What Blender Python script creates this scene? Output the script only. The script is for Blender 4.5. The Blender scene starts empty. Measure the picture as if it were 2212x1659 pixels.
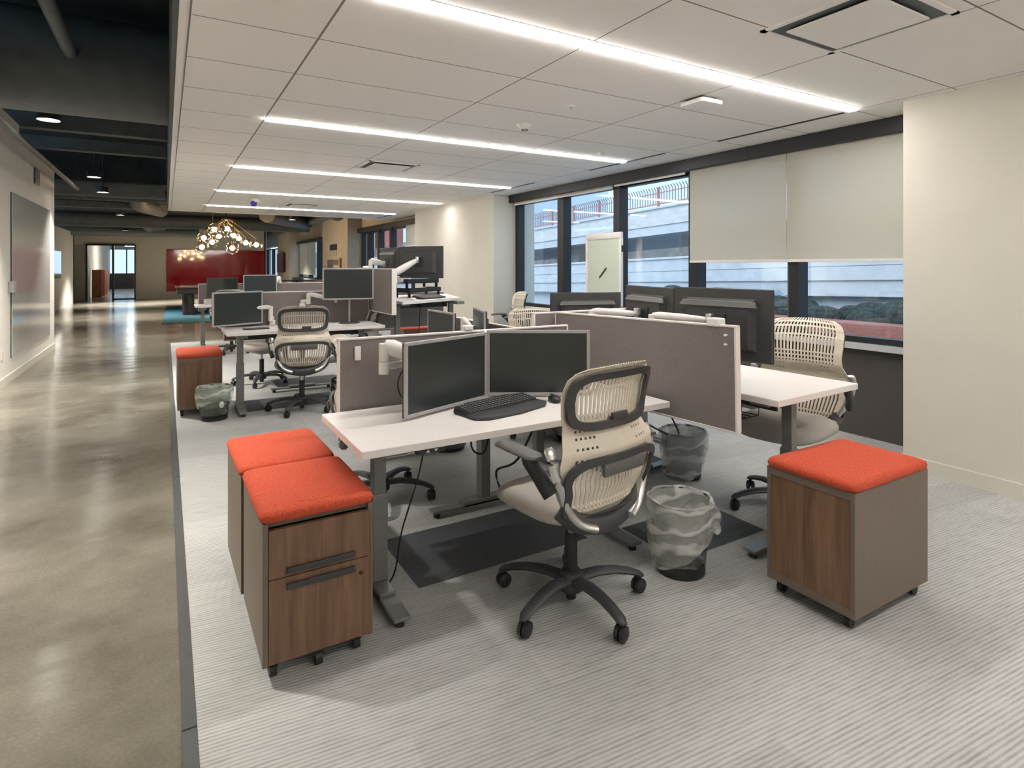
import bpy, bmesh, math, random
from mathutils import Vector, Matrix
R = math.radians
random.seed(7)
sc = bpy.context.scene
COL = sc.collection

# ------------------------------------------------------------------ camera
cam_d = bpy.data.cameras.new('camera')
cam = bpy.data.objects.new('camera', cam_d)
COL.objects.link(cam)
sc.camera = cam
cam_d.sensor_fit = 'HORIZONTAL'
cam_d.sensor_width = 36.0
cam_d.lens = 36.0 * 1262.0 / 2212.0
cam_d.shift_x = 0.0
cam_d.shift_y = -(829.5 - 575.0) / 2212.0
cam_d.clip_start = 0.05
cam_d.clip_end = 300
cam.location = (0, 0, 1.45)
cam.rotation_euler = (R(90), 0, -math.atan((1106 - 357) / 1262.0))

# ------------------------------------------------------------------ world and exposure
w = bpy.data.worlds.new('overcast_sky')
sc.world = w
w.use_nodes = True
wn = w.node_tree
wn.nodes.clear()
wo = wn.nodes.new('ShaderNodeOutputWorld')
wb = wn.nodes.new('ShaderNodeBackground')
wt = wn.nodes.new('ShaderNodeTexCoord')
ws = wn.nodes.new('ShaderNodeSeparateXYZ')
wr = wn.nodes.new('ShaderNodeValToRGB')
wn.links.new(wt.outputs['Generated'], ws.inputs[0])
wn.links.new(ws.outputs['Z'], wr.inputs[0])
wr.color_ramp.elements[0].position = 0.45
wr.color_ramp.elements[0].color = (0.52, 0.76, 1.0, 1)
wr.color_ramp.elements[1].position = 0.9
wr.color_ramp.elements[1].color = (0.50, 0.70, 1.0, 1)
wn.links.new(wr.outputs[0], wb.inputs[0])
wb.inputs[1].default_value = 0.45
wn.links.new(wb.outputs[0], wo.inputs[0])
sc.view_settings.view_transform = 'Standard'
sc.view_settings.look = 'None'
sc.view_settings.gamma = 1.0
sc.view_settings.exposure = 2.1
sc.view_settings.use_curve_mapping = False
sd = bpy.data.lights.new('outdoor_fill', 'SUN')  # soft lamp added to brighten the overpass concrete; the sky itself is overcast
sd.energy = 0.62; sd.angle = R(50); sd.color = (1.0, 0.97, 0.95)
outdoor_fill = bpy.data.objects.new('outdoor_fill', sd)
COL.objects.link(outdoor_fill)
outdoor_fill.rotation_euler = Vector((0.62, 0.15, -0.62)).to_track_quat('-Z', 'Y').to_euler()
STRIP = 7.6        # emission of the linear ceiling lights
sc.cycles.use_denoising = True
sc.cycles.max_bounces = 8
sc.cycles.diffuse_bounces = 4
sc.cycles.glossy_bounces = 4
sc.cycles.transparent_max_bounces = 14
sc.cycles.transmission_bounces = 6
sc.cycles.caustics_reflective = False
sc.cycles.caustics_refractive = False
sc.cycles.sample_clamp_indirect = 6

# ------------------------------------------------------------------ materials
def mat(name, col, rough=0.5, metal=0.0, noise=0.0, nscale=40.0, emit=None, estr=0.0, spec=0.5, bump=0.0, stretch=None, coat=0.0):
    m = bpy.data.materials.new(name)
    m.use_nodes = True
    n = m.node_tree.nodes
    l = m.node_tree.links
    b = n['Principled BSDF']
    b.inputs['Base Color'].default_value = (*col, 1)
    b.inputs['Roughness'].default_value = rough
    b.inputs['Metallic'].default_value = metal
    b.inputs['Specular IOR Level'].default_value = spec
    b.inputs['Coat Weight'].default_value = coat
    if emit:
        b.inputs['Emission Color'].default_value = (*emit, 1)
        b.inputs['Emission Strength'].default_value = estr
    if noise or bump:
        tc = n.new('ShaderNodeTexCoord')
        mp = n.new('ShaderNodeMapping')
        l.new(tc.outputs['Object'], mp.inputs[0])
        if stretch:
            mp.inputs['Scale'].default_value = stretch
        nz = n.new('ShaderNodeTexNoise')
        nz.inputs['Scale'].default_value = nscale
        nz.inputs['Detail'].default_value = 5
        l.new(mp.outputs[0], nz.inputs['Vector'])
        if noise:
            rp = n.new('ShaderNodeValToRGB')
            rp.color_ramp.elements[0].position = 0.3
            rp.color_ramp.elements[1].position = 0.7
            rp.color_ramp.elements[0].color = (*[c * (1 - noise) for c in col], 1)
            rp.color_ramp.elements[1].color = (*[min(1, c * (1 + noise)) for c in col], 1)
            l.new(nz.outputs[0], rp.inputs[0])
            l.new(rp.outputs[0], b.inputs['Base Color'])
        if bump:
            bp = n.new('ShaderNodeBump')
            bp.inputs['Strength'].default_value = bump
            bp.inputs['Distance'].default_value = 0.003
            l.new(nz.outputs[0], bp.inputs['Height'])
            l.new(bp.outputs[0], b.inputs['Normal'])
    return m

M = {}
M['wall'] = mat('painted_wall_cream', (0.66, 0.63, 0.56), 0.85, noise=0.02, nscale=3)
M['wall_white'] = mat('painted_wall_white', (0.74, 0.71, 0.67), 0.8, noise=0.02, nscale=3)
M['wall_far'] = mat('painted_wall_far', (0.60, 0.57, 0.50), 0.85, noise=0.03, nscale=2)
M['wall_tan'] = mat('painted_wall_tan', (0.56, 0.50, 0.41), 0.8, noise=0.08, nscale=3)
M['base'] = mat('baseboard_cream', (0.68, 0.65, 0.57), 0.55)
M['deck'] = mat('black_painted_deck', (0.018, 0.02, 0.022), 0.9, noise=0.3, nscale=5)
M['duct'] = mat('dark_painted_duct', (0.085, 0.098, 0.10), 0.6, noise=0.15, nscale=6)
M['duct_grey'] = mat('grey_flexible_duct', (0.07, 0.072, 0.075), 0.5, noise=0.2, nscale=12)
M['frame_dark'] = mat('dark_window_frame', (0.022, 0.023, 0.026), 0.45, metal=0.2, noise=0.1)
M['frame_mid'] = mat('grey_window_frame', (0.14, 0.15, 0.17), 0.4, metal=0.4, noise=0.1)
M['under'] = mat('charcoal_wall_panel', (0.075, 0.068, 0.063), 0.8, noise=0.08, nscale=60)
M['sill'] = mat('pale_window_sill', (0.55, 0.56, 0.58), 0.4, noise=0.03)
M['top'] = mat('white_laminate', (0.80, 0.76, 0.745), 0.38, noise=0.015, nscale=6)
M['steel'] = mat('grey_powder_coat', (0.235, 0.238, 0.232), 0.42, metal=0.35, noise=0.05)
M['strip_grey'] = mat('dark_floor_strip', (0.085, 0.09, 0.088), 0.5, metal=0.2, noise=0.05)
M['black'] = mat('black_plastic', (0.022, 0.023, 0.025), 0.45, noise=0.15, nscale=80)
M['blackmat'] = mat('black_rubber_mat', (0.072, 0.078, 0.088), 0.75, noise=0.2, nscale=90, bump=0.3)
M['charc'] = mat('charcoal_plastic', (0.05, 0.05, 0.053), 0.5, noise=0.12, nscale=80)
M['armrest'] = mat('grey_armrest_rubber', (0.11, 0.108, 0.105), 0.5, noise=0.08, nscale=60)
M['silver'] = mat('silver_metal', (0.62, 0.62, 0.61), 0.28, metal=0.85, noise=0.04)
M['bezel'] = mat('silver_plastic_bezel', (0.42, 0.415, 0.42), 0.35, metal=0.3, noise=0.03)
M['screen'] = mat('dark_screen', (0.026, 0.032, 0.031), 0.28, noise=0.05, spec=0.6)
M['net'] = mat('cream_elastomer', (0.70, 0.63, 0.52), 0.5, noise=0.03, nscale=20)
M['seat'] = mat('grey_beige_fabric', (0.42, 0.395, 0.36), 0.9, noise=0.1, nscale=200, bump=0.3)
M['fabric'] = mat('taupe_panel_fabric', (0.225, 0.198, 0.190), 0.95, noise=0.16, nscale=260, bump=0.3)
M['white'] = mat('white_plastic', (0.78, 0.77, 0.74), 0.4, noise=0.02)
M['frame_white'] = mat('white_panel_trim', (0.80, 0.76, 0.73), 0.45, noise=0.02)
M['felt'] = mat('orange_felt', (0.54, 0.078, 0.034), 0.95, noise=0.22, nscale=120, bump=0.6)
M['lam'] = mat('taupe_laminate', (0.170, 0.132, 0.104), 0.5, noise=0.06, nscale=8, stretch=(20, 20, 1))
M['cable'] = mat('black_cable', (0.02, 0.02, 0.02), 0.5, noise=0.1)
M['red'] = mat('red_glass_board', (0.36, 0.008, 0.012), 0.07, noise=0.04, nscale=1, coat=0.5)
M['gboard'] = mat('white_glass_board', (0.66, 0.68, 0.67), 0.12, noise=0.02, nscale=1, coat=0.6)
M['blue'] = mat('blue_rug', (0.03, 0.12, 0.18), 0.95, noise=0.25, nscale=50)
M['easel'] = mat('pale_green_glass_board', (0.62, 0.68, 0.58), 0.25, noise=0.02, nscale=2)
M['conc'] = mat('overpass_concrete', (0.62, 0.60, 0.60), 0.9, noise=0.12, nscale=2.5, stretch=(1, 1, 3))
M['conc2'] = mat('barrier_concrete', (0.56, 0.58, 0.62), 0.9, noise=0.08, nscale=3)
M['conc_dark'] = mat('shade_toned_abutment', (0.22, 0.20, 0.19), 0.9, noise=0.25, nscale=2)  # dark colour stands in for the shade under the overpass
M['fence'] = mat('rust_red_steel', (0.48, 0.21, 0.20), 0.6, noise=0.15)
M['picket'] = mat('pale_red_grey_steel', (0.26, 0.19, 0.22), 0.6, noise=0.1)
M['hedge'] = mat('dark_hedge', (0.028, 0.04, 0.035), 0.9, noise=0.8, nscale=14, bump=1.0)
M['brickred'] = mat('red_brick_kerb', (0.33, 0.12, 0.09), 0.8, noise=0.2, nscale=20)
M['asphalt'] = mat('street_asphalt', (0.30, 0.33, 0.36), 0.85, noise=0.1, nscale=3)
M['bred'] = mat('red_brick_building', (0.50, 0.17, 0.14), 0.85, noise=0.1, nscale=4)
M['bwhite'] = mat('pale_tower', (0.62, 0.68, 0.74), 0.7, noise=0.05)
M['winblue'] = mat('tower_window', (0.18, 0.30, 0.42), 0.2, noise=0.1)
M['mahog'] = mat('mahogany_edge', (0.10, 0.035, 0.025), 0.35, noise=0.15)
M['sofa'] = mat('grey_lounge_fabric', (0.17, 0.17, 0.175), 0.9, noise=0.12, nscale=30)
M['posterdark'] = mat('dark_poster', (0.03, 0.03, 0.06), 0.5, noise=0.3)
M['posterpale'] = mat('pale_poster', (0.45, 0.43, 0.33), 0.6, noise=0.4, nscale=14)
M['postergrey'] = mat('grey_poster', (0.16, 0.15, 0.15), 0.6, noise=0.3, nscale=14)
M['doorgrey'] = mat('grey_green_door', (0.36, 0.37, 0.31), 0.6, noise=0.03, nscale=2)
M['brass'] = mat('dark_brass', (0.10, 0.07, 0.03), 0.4, metal=0.7, noise=0.1)
M['slat'] = mat('red_wood_slat', (0.30, 0.10, 0.06), 0.5, noise=0.25, nscale=10)
M['domeblue'] = mat('blue_dome', (0.06, 0.05, 0.35), 0.2, noise=0.05)
M['strip'] = mat('lit_diffuser', (1, 1, 1), 0.5, emit=(1.0, 0.96, 0.90), estr=STRIP, noise=0.01)
M['bulb'] = mat('warm_bulb', (1, 0.9, 0.7), 0.5, emit=(1.0, 0.72, 0.40), estr=38, noise=0.01)
M['can'] = mat('lit_downlight', (1, 1, 1), 0.5, emit=(1.0, 0.95, 0.85), estr=7, noise=0.01)
M['trans_arrow'] = mat('pale_print', (0.6, 0.6, 0.6), 0.5, noise=0.02)
M['ceil_white'] = mat('white_ceiling_metal', (0.82, 0.80, 0.78), 0.6, noise=0.02)

def wood_mat():
    m = mat('walnut_veneer', (0.2, 0.1, 0.05), 0.42)
    n, l = m.node_tree.nodes, m.node_tree.links
    b = n['Principled BSDF']
    tc = n.new('ShaderNodeTexCoord'); mp = n.new('ShaderNodeMapping')
    mp.inputs['Scale'].default_value = (9, 9, 0.9)
    l.new(tc.outputs['Object'], mp.inputs[0])
    nz = n.new('ShaderNodeTexNoise'); nz.inputs['Scale'].default_value = 2.2; nz.inputs['Detail'].default_value = 8
    nz.inputs['Distortion'].default_value = 0.6
    l.new(mp.outputs[0], nz.inputs['Vector'])
    mp2 = n.new('ShaderNodeMapping'); mp2.inputs['Scale'].default_value = (120, 120, 3)
    l.new(tc.outputs['Object'], mp2.inputs[0])
    n2 = n.new('ShaderNodeTexNoise'); n2.inputs['Scale'].default_value = 2; n2.inputs['Detail'].default_value = 3
    l.new(mp2.outputs[0], n2.inputs['Vector'])
    mx = n.new('ShaderNodeMath'); mx.operation = 'MULTIPLY_ADD'; mx.inputs[1].default_value = 0.35
    l.new(n2.outputs[0], mx.inputs[0]); l.new(nz.outputs[0], mx.inputs[2])
    rp = n.new('ShaderNodeValToRGB')
    rp.color_ramp.elements[0].position = 0.42; rp.color_ramp.elements[0].color = (0.105, 0.052, 0.028, 1)
    rp.color_ramp.elements[1].position = 0.95; rp.color_ramp.elements[1].color = (0.27, 0.155, 0.090, 1)
    l.new(mx.outputs[0], rp.inputs[0]); l.new(rp.outputs[0], b.inputs['Base Color'])
    return m
M['wood'] = wood_mat()

def carpet_mat():
    m = mat('ribbed_grey_carpet', (0.4, 0.4, 0.38), 0.95, spec=0.2)
    n, l = m.node_tree.nodes, m.node_tree.links
    b = n['Principled BSDF']
    tc = n.new('ShaderNodeTexCoord'); mp = n.new('ShaderNodeMapping')
    mp.inputs['Rotation'].default_value = (0, 0, R(5))
    l.new(tc.outputs['Object'], mp.inputs[0])
    sx = n.new('ShaderNodeSeparateXYZ'); l.new(mp.outputs[0], sx.inputs[0])
    # rib wave across y, broken up by a noise stretched along x
    st = n.new('ShaderNodeMapping'); st.inputs['Scale'].default_value = (9, 60, 1)
    l.new(mp.outputs[0], st.inputs[0])
    nz = n.new('ShaderNodeTexNoise'); nz.inputs['Scale'].default_value = 1.0; nz.inputs['Detail'].default_value = 3
    l.new(st.outputs[0], nz.inputs['Vector'])
    wv = n.new('ShaderNodeTexWave'); wv.wave_type = 'BANDS'; wv.bands_direction = 'Y'
    wv.inputs['Scale'].default_value = 20.0; wv.inputs['Distortion'].default_value = 0.7
    wv.inputs['Detail'].default_value = 2; wv.inputs['Detail Scale'].default_value = 2.5
    l.new(mp.outputs[0], wv.inputs['Vector'])
    a = n.new('ShaderNodeMath'); a.operation = 'MULTIPLY_ADD'; a.inputs[1].default_value = 0.42
    nh = n.new('ShaderNodeMath'); nh.operation = 'MULTIPLY_ADD'; nh.inputs[1].default_value = 0.6; nh.inputs[2].default_value = 0.2
    l.new(nz.outputs[0], nh.inputs[0]); l.new(wv.outputs[0], a.inputs[0]); l.new(nh.outputs[0], a.inputs[2])
    fine = n.new('ShaderNodeTexNoise'); fine.inputs['Scale'].default_value = 260
    l.new(tc.outputs['Object'], fine.inputs['Vector'])
    a2 = n.new('ShaderNodeMath'); a2.operation = 'MULTIPLY_ADD'; a2.inputs[1].default_value = 0.35
    l.new(fine.outputs[0], a2.inputs[0]); l.new(a.outputs[0], a2.inputs[2])
    rp = n.new('ShaderNodeValToRGB')
    rp.color_ramp.elements[0].position = 0.50; rp.color_ramp.elements[0].color = (0.285, 0.285, 0.280, 1)
    rp.color_ramp.elements[1].position = 1.15 if False else 1.0; rp.color_ramp.elements[1].color = (0.52, 0.522, 0.51, 1)
    l.new(a2.outputs[0], rp.inputs[0])
    # slight tone shift from carpet tile to carpet tile
    br = n.new('ShaderNodeTexBrick'); br.offset = 0.5
    br.inputs['Scale'].default_value = 1.0; br.inputs['Brick Width'].default_value = 1.0; br.inputs['Row Height'].default_value = 0.25
    br.inputs['Mortar Size'].default_value = 0.0
    br.inputs['Color1'].default_value = (0.90, 0.90, 0.90, 1); br.inputs['Color2'].default_value = (1.05, 1.05, 1.05, 1)
    l.new(mp.outputs[0], br.inputs['Vector'])
    mu = n.new('ShaderNodeMixRGB'); mu.blend_type = 'MULTIPLY'; mu.inputs[0].default_value = 1
    l.new(rp.outputs[0], mu.inputs[1]); l.new(br.outputs[0], mu.inputs[2])
    l.new(mu.outputs[0], b.inputs['Base Color'])
    bp = n.new('ShaderNodeBump'); bp.inputs['Strength'].default_value = 0.5; bp.inputs['Distance'].default_value = 0.004
    l.new(a2.outputs[0], bp.inputs['Height']); l.new(bp.outputs[0], b.inputs['Normal'])
    return m
M['carpet'] = carpet_mat()

def concrete_floor_mat():
    m = mat('polished_concrete', (0.3, 0.27, 0.22), 0.16, spec=0.55)
    n, l = m.node_tree.nodes, m.node_tree.links
    b = n['Principled BSDF']
    tc = n.new('ShaderNodeTexCoord')
    nz = n.new('ShaderNodeTexNoise'); nz.inputs['Scale'].default_value = 1.1; nz.inputs['Detail'].default_value = 9; nz.inputs['Roughness'].default_value = 0.62
    l.new(tc.outputs['Object'], nz.inputs['Vector'])
    rp = n.new('ShaderNodeValToRGB')
    rp.color_ramp.elements[0].position = 0.32; rp.color_ramp.elements[0].color = (0.115, 0.101, 0.078, 1)
    rp.color_ramp.elements[1].position = 0.72; rp.color_ramp.elements[1].color = (0.265, 0.243, 0.200, 1)
    l.new(nz.outputs[0], rp.inputs[0])
    vo = n.new('ShaderNodeTexNoise'); vo.inputs['Scale'].default_value = 85; vo.inputs['Detail'].default_value = 2
    l.new(tc.outputs['Object'], vo.inputs['Vector'])
    r2 = n.new('ShaderNodeValToRGB'); r2.color_ramp.elements[0].position = 0.35; r2.color_ramp.elements[0].color = (0.91, 0.91, 0.91, 1)
    r2.color_ramp.elements[1].position = 0.7; r2.color_ramp.elements[1].color = (1.07, 1.07, 1.07, 1)
    l.new(vo.outputs[0], r2.inputs[0])
    mu = n.new('ShaderNodeMixRGB'); mu.blend_type = 'MULTIPLY'; mu.inputs[0].default_value = 1
    l.new(rp.outputs[0], mu.inputs[1]); l.new(r2.outputs[0], mu.inputs[2])
    l.new(mu.outputs[0], b.inputs['Base Color'])
    mr = n.new('ShaderNodeMapRange'); mr.inputs[3].default_value = 0.10; mr.inputs[4].default_value = 0.26
    l.new(nz.outputs[0], mr.inputs[0]); l.new(mr.outputs[0], b.inputs['Roughness'])
    st = n.new('ShaderNodeMapping'); st.inputs['Scale'].default_value = (0.35, 2.0, 1)
    l.new(tc.outputs['Object'], st.inputs[0])
    n3 = n.new('ShaderNodeTexNoise'); n3.inputs['Scale'].default_value = 2.2; n3.inputs['Detail'].default_value = 2
    l.new(st.outputs[0], n3.inputs['Vector'])
    bp = n.new('ShaderNodeBump'); bp.inputs['Strength'].default_value = 0.25; bp.inputs['Distance'].default_value = 0.02
    l.new(n3.outputs[0], bp.inputs['Height']); l.new(bp.outputs[0], b.inputs['Normal'])
    return m
M['floor'] = concrete_floor_mat()

def ceiling_mat():
    m = mat('ceiling_tiles', (0.84, 0.82, 0.80), 0.9, spec=0.2)
    n, l = m.node_tree.nodes, m.node_tree.links
    b = n['Principled BSDF']
    tc = n.new('ShaderNodeTexCoord'); sx = n.new('ShaderNodeSeparateXYZ')
    l.new(tc.outputs['Object'], sx.inputs[0])
    def mth(op, a, c=None, clamp=False):
        k = n.new('ShaderNodeMath'); k.operation = op; k.use_clamp = clamp
        for i, v in enumerate((a, c)):
            if v is None: continue
            if isinstance(v, (int, float)): k.inputs[i].default_value = v
            else: l.new(v, k.inputs[i])
        return k.outputs[0]
    X, Y = sx.outputs['X'], sx.outputs['Y']
    LW = 0.0045
    tot = None
    def add(t):
        nonlocal tot
        tot = t if tot is None else mth('MAXIMUM', tot, t)
    for xi, wd in ((0.10, .004), (0.683, .006), (1.93, LW), (3.18, LW), (4.47, LW)):
        add(mth('LESS_THAN', mth('ABSOLUTE', mth('SUBTRACT', X, xi)), wd))
    t = mth('FLOORED_MODULO', mth('SUBTRACT', Y, 2.47), 2.55)
    inner = mth('GREATER_THAN', X, 0.10)
    for off in (0.65, 1.285, 1.92):
        add(mth('MULTIPLY', inner, mth('LESS_THAN', mth('ABSOLUTE', mth('SUBTRACT', t, off)), LW)))
    edge = mth('MAXIMUM', mth('LESS_THAN', X, 0.68), mth('GREATER_THAN', X, 4.47))
    add(mth('MULTIPLY', inner, mth('MULTIPLY', edge, mth('LESS_THAN', mth('ABSOLUTE', mth('SUBTRACT', t, 0.01)), LW))))
    mx = n.new('ShaderNodeMixRGB')
    mx.inputs[1].default_value = (0.84, 0.82, 0.80, 1); mx.inputs[2].default_value = (0.26, 0.24, 0.22, 1)
    l.new(tot, mx.inputs[0]); l.new(mx.outputs[0], b.inputs['Base Color'])
    nz = n.new('ShaderNodeTexNoise'); nz.inputs['Scale'].default_value = 180
    l.new(tc.outputs['Object'], nz.inputs['Vector'])
    bp = n.new('ShaderNodeBump'); bp.inputs['Strength'].default_value = 0.15; bp.inputs['Distance'].default_value = 0.002
    l.new(nz.outputs[0], bp.inputs['Height']); l.new(bp.outputs[0], b.inputs['Normal'])
    return m
M['tiles'] = ceiling_mat()

def glass_mat(name, tint=(1, 1, 1), refl=1.0):
    m = bpy.data.materials.new(name); m.use_nodes = True
    n, l = m.node_tree.nodes, m.node_tree.links
    n.clear()
    o = n.new('ShaderNodeOutputMaterial'); tr = n.new('ShaderNodeBsdfTransparent'); gl = n.new('ShaderNodeBsdfGlossy')
    fr = n.new('ShaderNodeLayerWeight'); mx = n.new('ShaderNodeMixShader'); pw = n.new('ShaderNodeMath'); ml = n.new('ShaderNodeMath')
    nz = n.new('ShaderNodeTexNoise'); nz.inputs['Scale'].default_value = 1.5
    bp = n.new('ShaderNodeBump'); bp.inputs['Strength'].default_value = 0.02
    l.new(nz.outputs[0], bp.inputs['Height']); l.new(bp.outputs[0], gl.inputs['Normal'])
    pw.operation = 'POWER'; pw.inputs[1].default_value = 4.5
    ml.operation = 'MULTIPLY_ADD'; ml.inputs[1].default_value = 0.7; ml.inputs[2].default_value = 0.045 * refl
    tr.inputs[0].default_value = (*tint, 1); gl.inputs['Roughness'].default_value = 0.01
    l.new(fr.outputs['Facing'], pw.inputs[0]); l.new(pw.outputs[0], ml.inputs[0]); l.new(ml.outputs[0], mx.inputs[0])
    l.new(tr.outputs[0], mx.inputs[1]); l.new(gl.outputs[0], mx.inputs[2]); l.new(mx.outputs[0], o.inputs[0])
    return m
M['glass'] = glass_mat('window_glass', (0.93, 0.97, 0.98), 1.6)
M['globe'] = glass_mat('globe_glass', (0.93, 0.86, 0.78), 4.0)

def shade_mat():
    m = bpy.data.materials.new('roller_shade_fabric'); m.use_nodes = True
    n, l = m.node_tree.nodes, m.node_tree.links
    n.clear()
    o = n.new('ShaderNodeOutputMaterial'); tr = n.new('ShaderNodeBsdfTransparent'); df = n.new('ShaderNodeBsdfDiffuse')
    tl = n.new('ShaderNodeBsdfTranslucent'); m1 = n.new('ShaderNodeMixShader'); m2 = n.new('ShaderNodeMixShader')
    nz = n.new('ShaderNodeTexNoise'); nz.inputs['Scale'].default_value = 300
    rp = n.new('ShaderNodeValToRGB')
    rp.color_ramp.elements[0].color = (0.68, 0.655, 0.575, 1); rp.color_ramp.elements[1].color = (0.74, 0.715, 0.635, 1)
    tc = n.new('ShaderNodeTexCoord'); l.new(tc.outputs['Object'], nz.inputs['Vector'])
    l.new(nz.outputs[0], rp.inputs[0]); l.new(rp.outputs[0], df.inputs[0])
    tl.inputs[0].default_value = (0.55, 0.55, 0.50, 1)
    m1.inputs[0].default_value = 0.22; l.new(df.outputs[0], m1.inputs[1]); l.new(tl.outputs[0], m1.inputs[2])
    m2.inputs[0].default_value = 0.20; l.new(m1.outputs[0], m2.inputs[1]); l.new(tr.outputs[0], m2.inputs[2])
    l.new(m2.outputs[0], o.inputs[0])
    return m
M['shade'] = shade_mat()

def bag_mat(name, col, alpha):
    m = bpy.data.materials.new(name); m.use_nodes = True
    n, l = m.node_tree.nodes, m.node_tree.links
    b = n['Principled BSDF']
    b.inputs['Base Color'].default_value = (*col, 1); b.inputs['Roughness'].default_value = 0.22; b.inputs['Transmission Weight'].default_value = 0.0; b.inputs['Subsurface Weight'].default_value = 0.0
    tc = n.new('ShaderNodeTexCoord'); mp = n.new('ShaderNodeMapping'); mp.inputs['Scale'].default_value = (1, 1, 2.0)
    mp.inputs['Rotation'].default_value = (0.6, 0.35, 0)
    nz = n.new('ShaderNodeTexWave'); nz.wave_type = 'BANDS'; nz.bands_direction = 'Z'
    nz.inputs['Scale'].default_value = 2.2; nz.inputs['Distortion'].default_value = 11.0; nz.inputs['Detail'].default_value = 3.0; nz.inputs['Detail Scale'].default_value = 1.0; nz.inputs['Detail Roughness'].default_value = 0.6
    l.new(tc.outputs['Object'], mp.inputs[0]); l.new(mp.outputs[0], nz.inputs['Vector'])
    rp = n.new('ShaderNodeValToRGB')
    rp.color_ramp.elements[0].position = 0.55; rp.color_ramp.elements[0].color = (alpha * .8,) * 3 + (1,)
    rp.color_ramp.elements[1].position = 1.0; rp.color_ramp.elements[1].color = (min(1, alpha * 1.8),) * 3 + (1,)
    l.new(nz.outputs['Fac'], rp.inputs[0]); l.new(rp.outputs[0], b.inputs['Alpha'])
    bp = n.new('ShaderNodeBump'); bp.inputs['Strength'].default_value = 0.35; bp.inputs['Distance'].default_value = 0.01
    l.new(nz.outputs[0], bp.inputs['Height']); l.new(bp.outputs[0], b.inputs['Normal'])
    return m
M['bag'] = bag_mat('clear_bin_liner', (0.86, 0.87, 0.83), 0.36)
M['bag2'] = bag_mat('blue_white_bin_liner', (0.80, 0.86, 0.90), 0.38)
M['bagg'] = bag_mat('pale_green_bin_liner', (0.80, 0.92, 0.78), 0.36)

def mesh_mat():
    m = mat('black_wire_mesh', (0.02, 0.02, 0.022), 0.45, metal=0.4)
    n, l = m.node_tree.nodes, m.node_tree.links
    b = n['Principled BSDF']
    tc = n.new('ShaderNodeTexCoord'); sx = n.new('ShaderNodeSeparateXYZ'); l.new(tc.outputs['Object'], sx.inputs[0])
    at = n.new('ShaderNodeMath'); at.operation = 'ARCTAN2'; l.new(sx.outputs['Y'], at.inputs[0]); l.new(sx.outputs['X'], at.inputs[1])
    def wv(src, sc_):
        k = n.new('ShaderNodeMath'); k.operation = 'MULTIPLY'; k.inputs[1].default_value = sc_; l.new(src, k.inputs[0])
        f = n.new('ShaderNodeMath'); f.operation = 'FRACT'; l.new(k.outputs[0], f.inputs[0])
        g = n.new('ShaderNodeMath'); g.operation = 'LESS_THAN'; g.inputs[1].default_value = 0.30; l.new(f.outputs[0], g.inputs[0])
        return g.outputs[0]
    a = n.new('ShaderNodeMath'); a.operation = 'MAXIMUM'
    l.new(wv(at.outputs[0], 34), a.inputs[0]); l.new(wv(sx.outputs['Z'], 260), a.inputs[1])
    l.new(a.outputs[0], b.inputs['Alpha'])
    return m
M['wire'] = mesh_mat()

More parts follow.
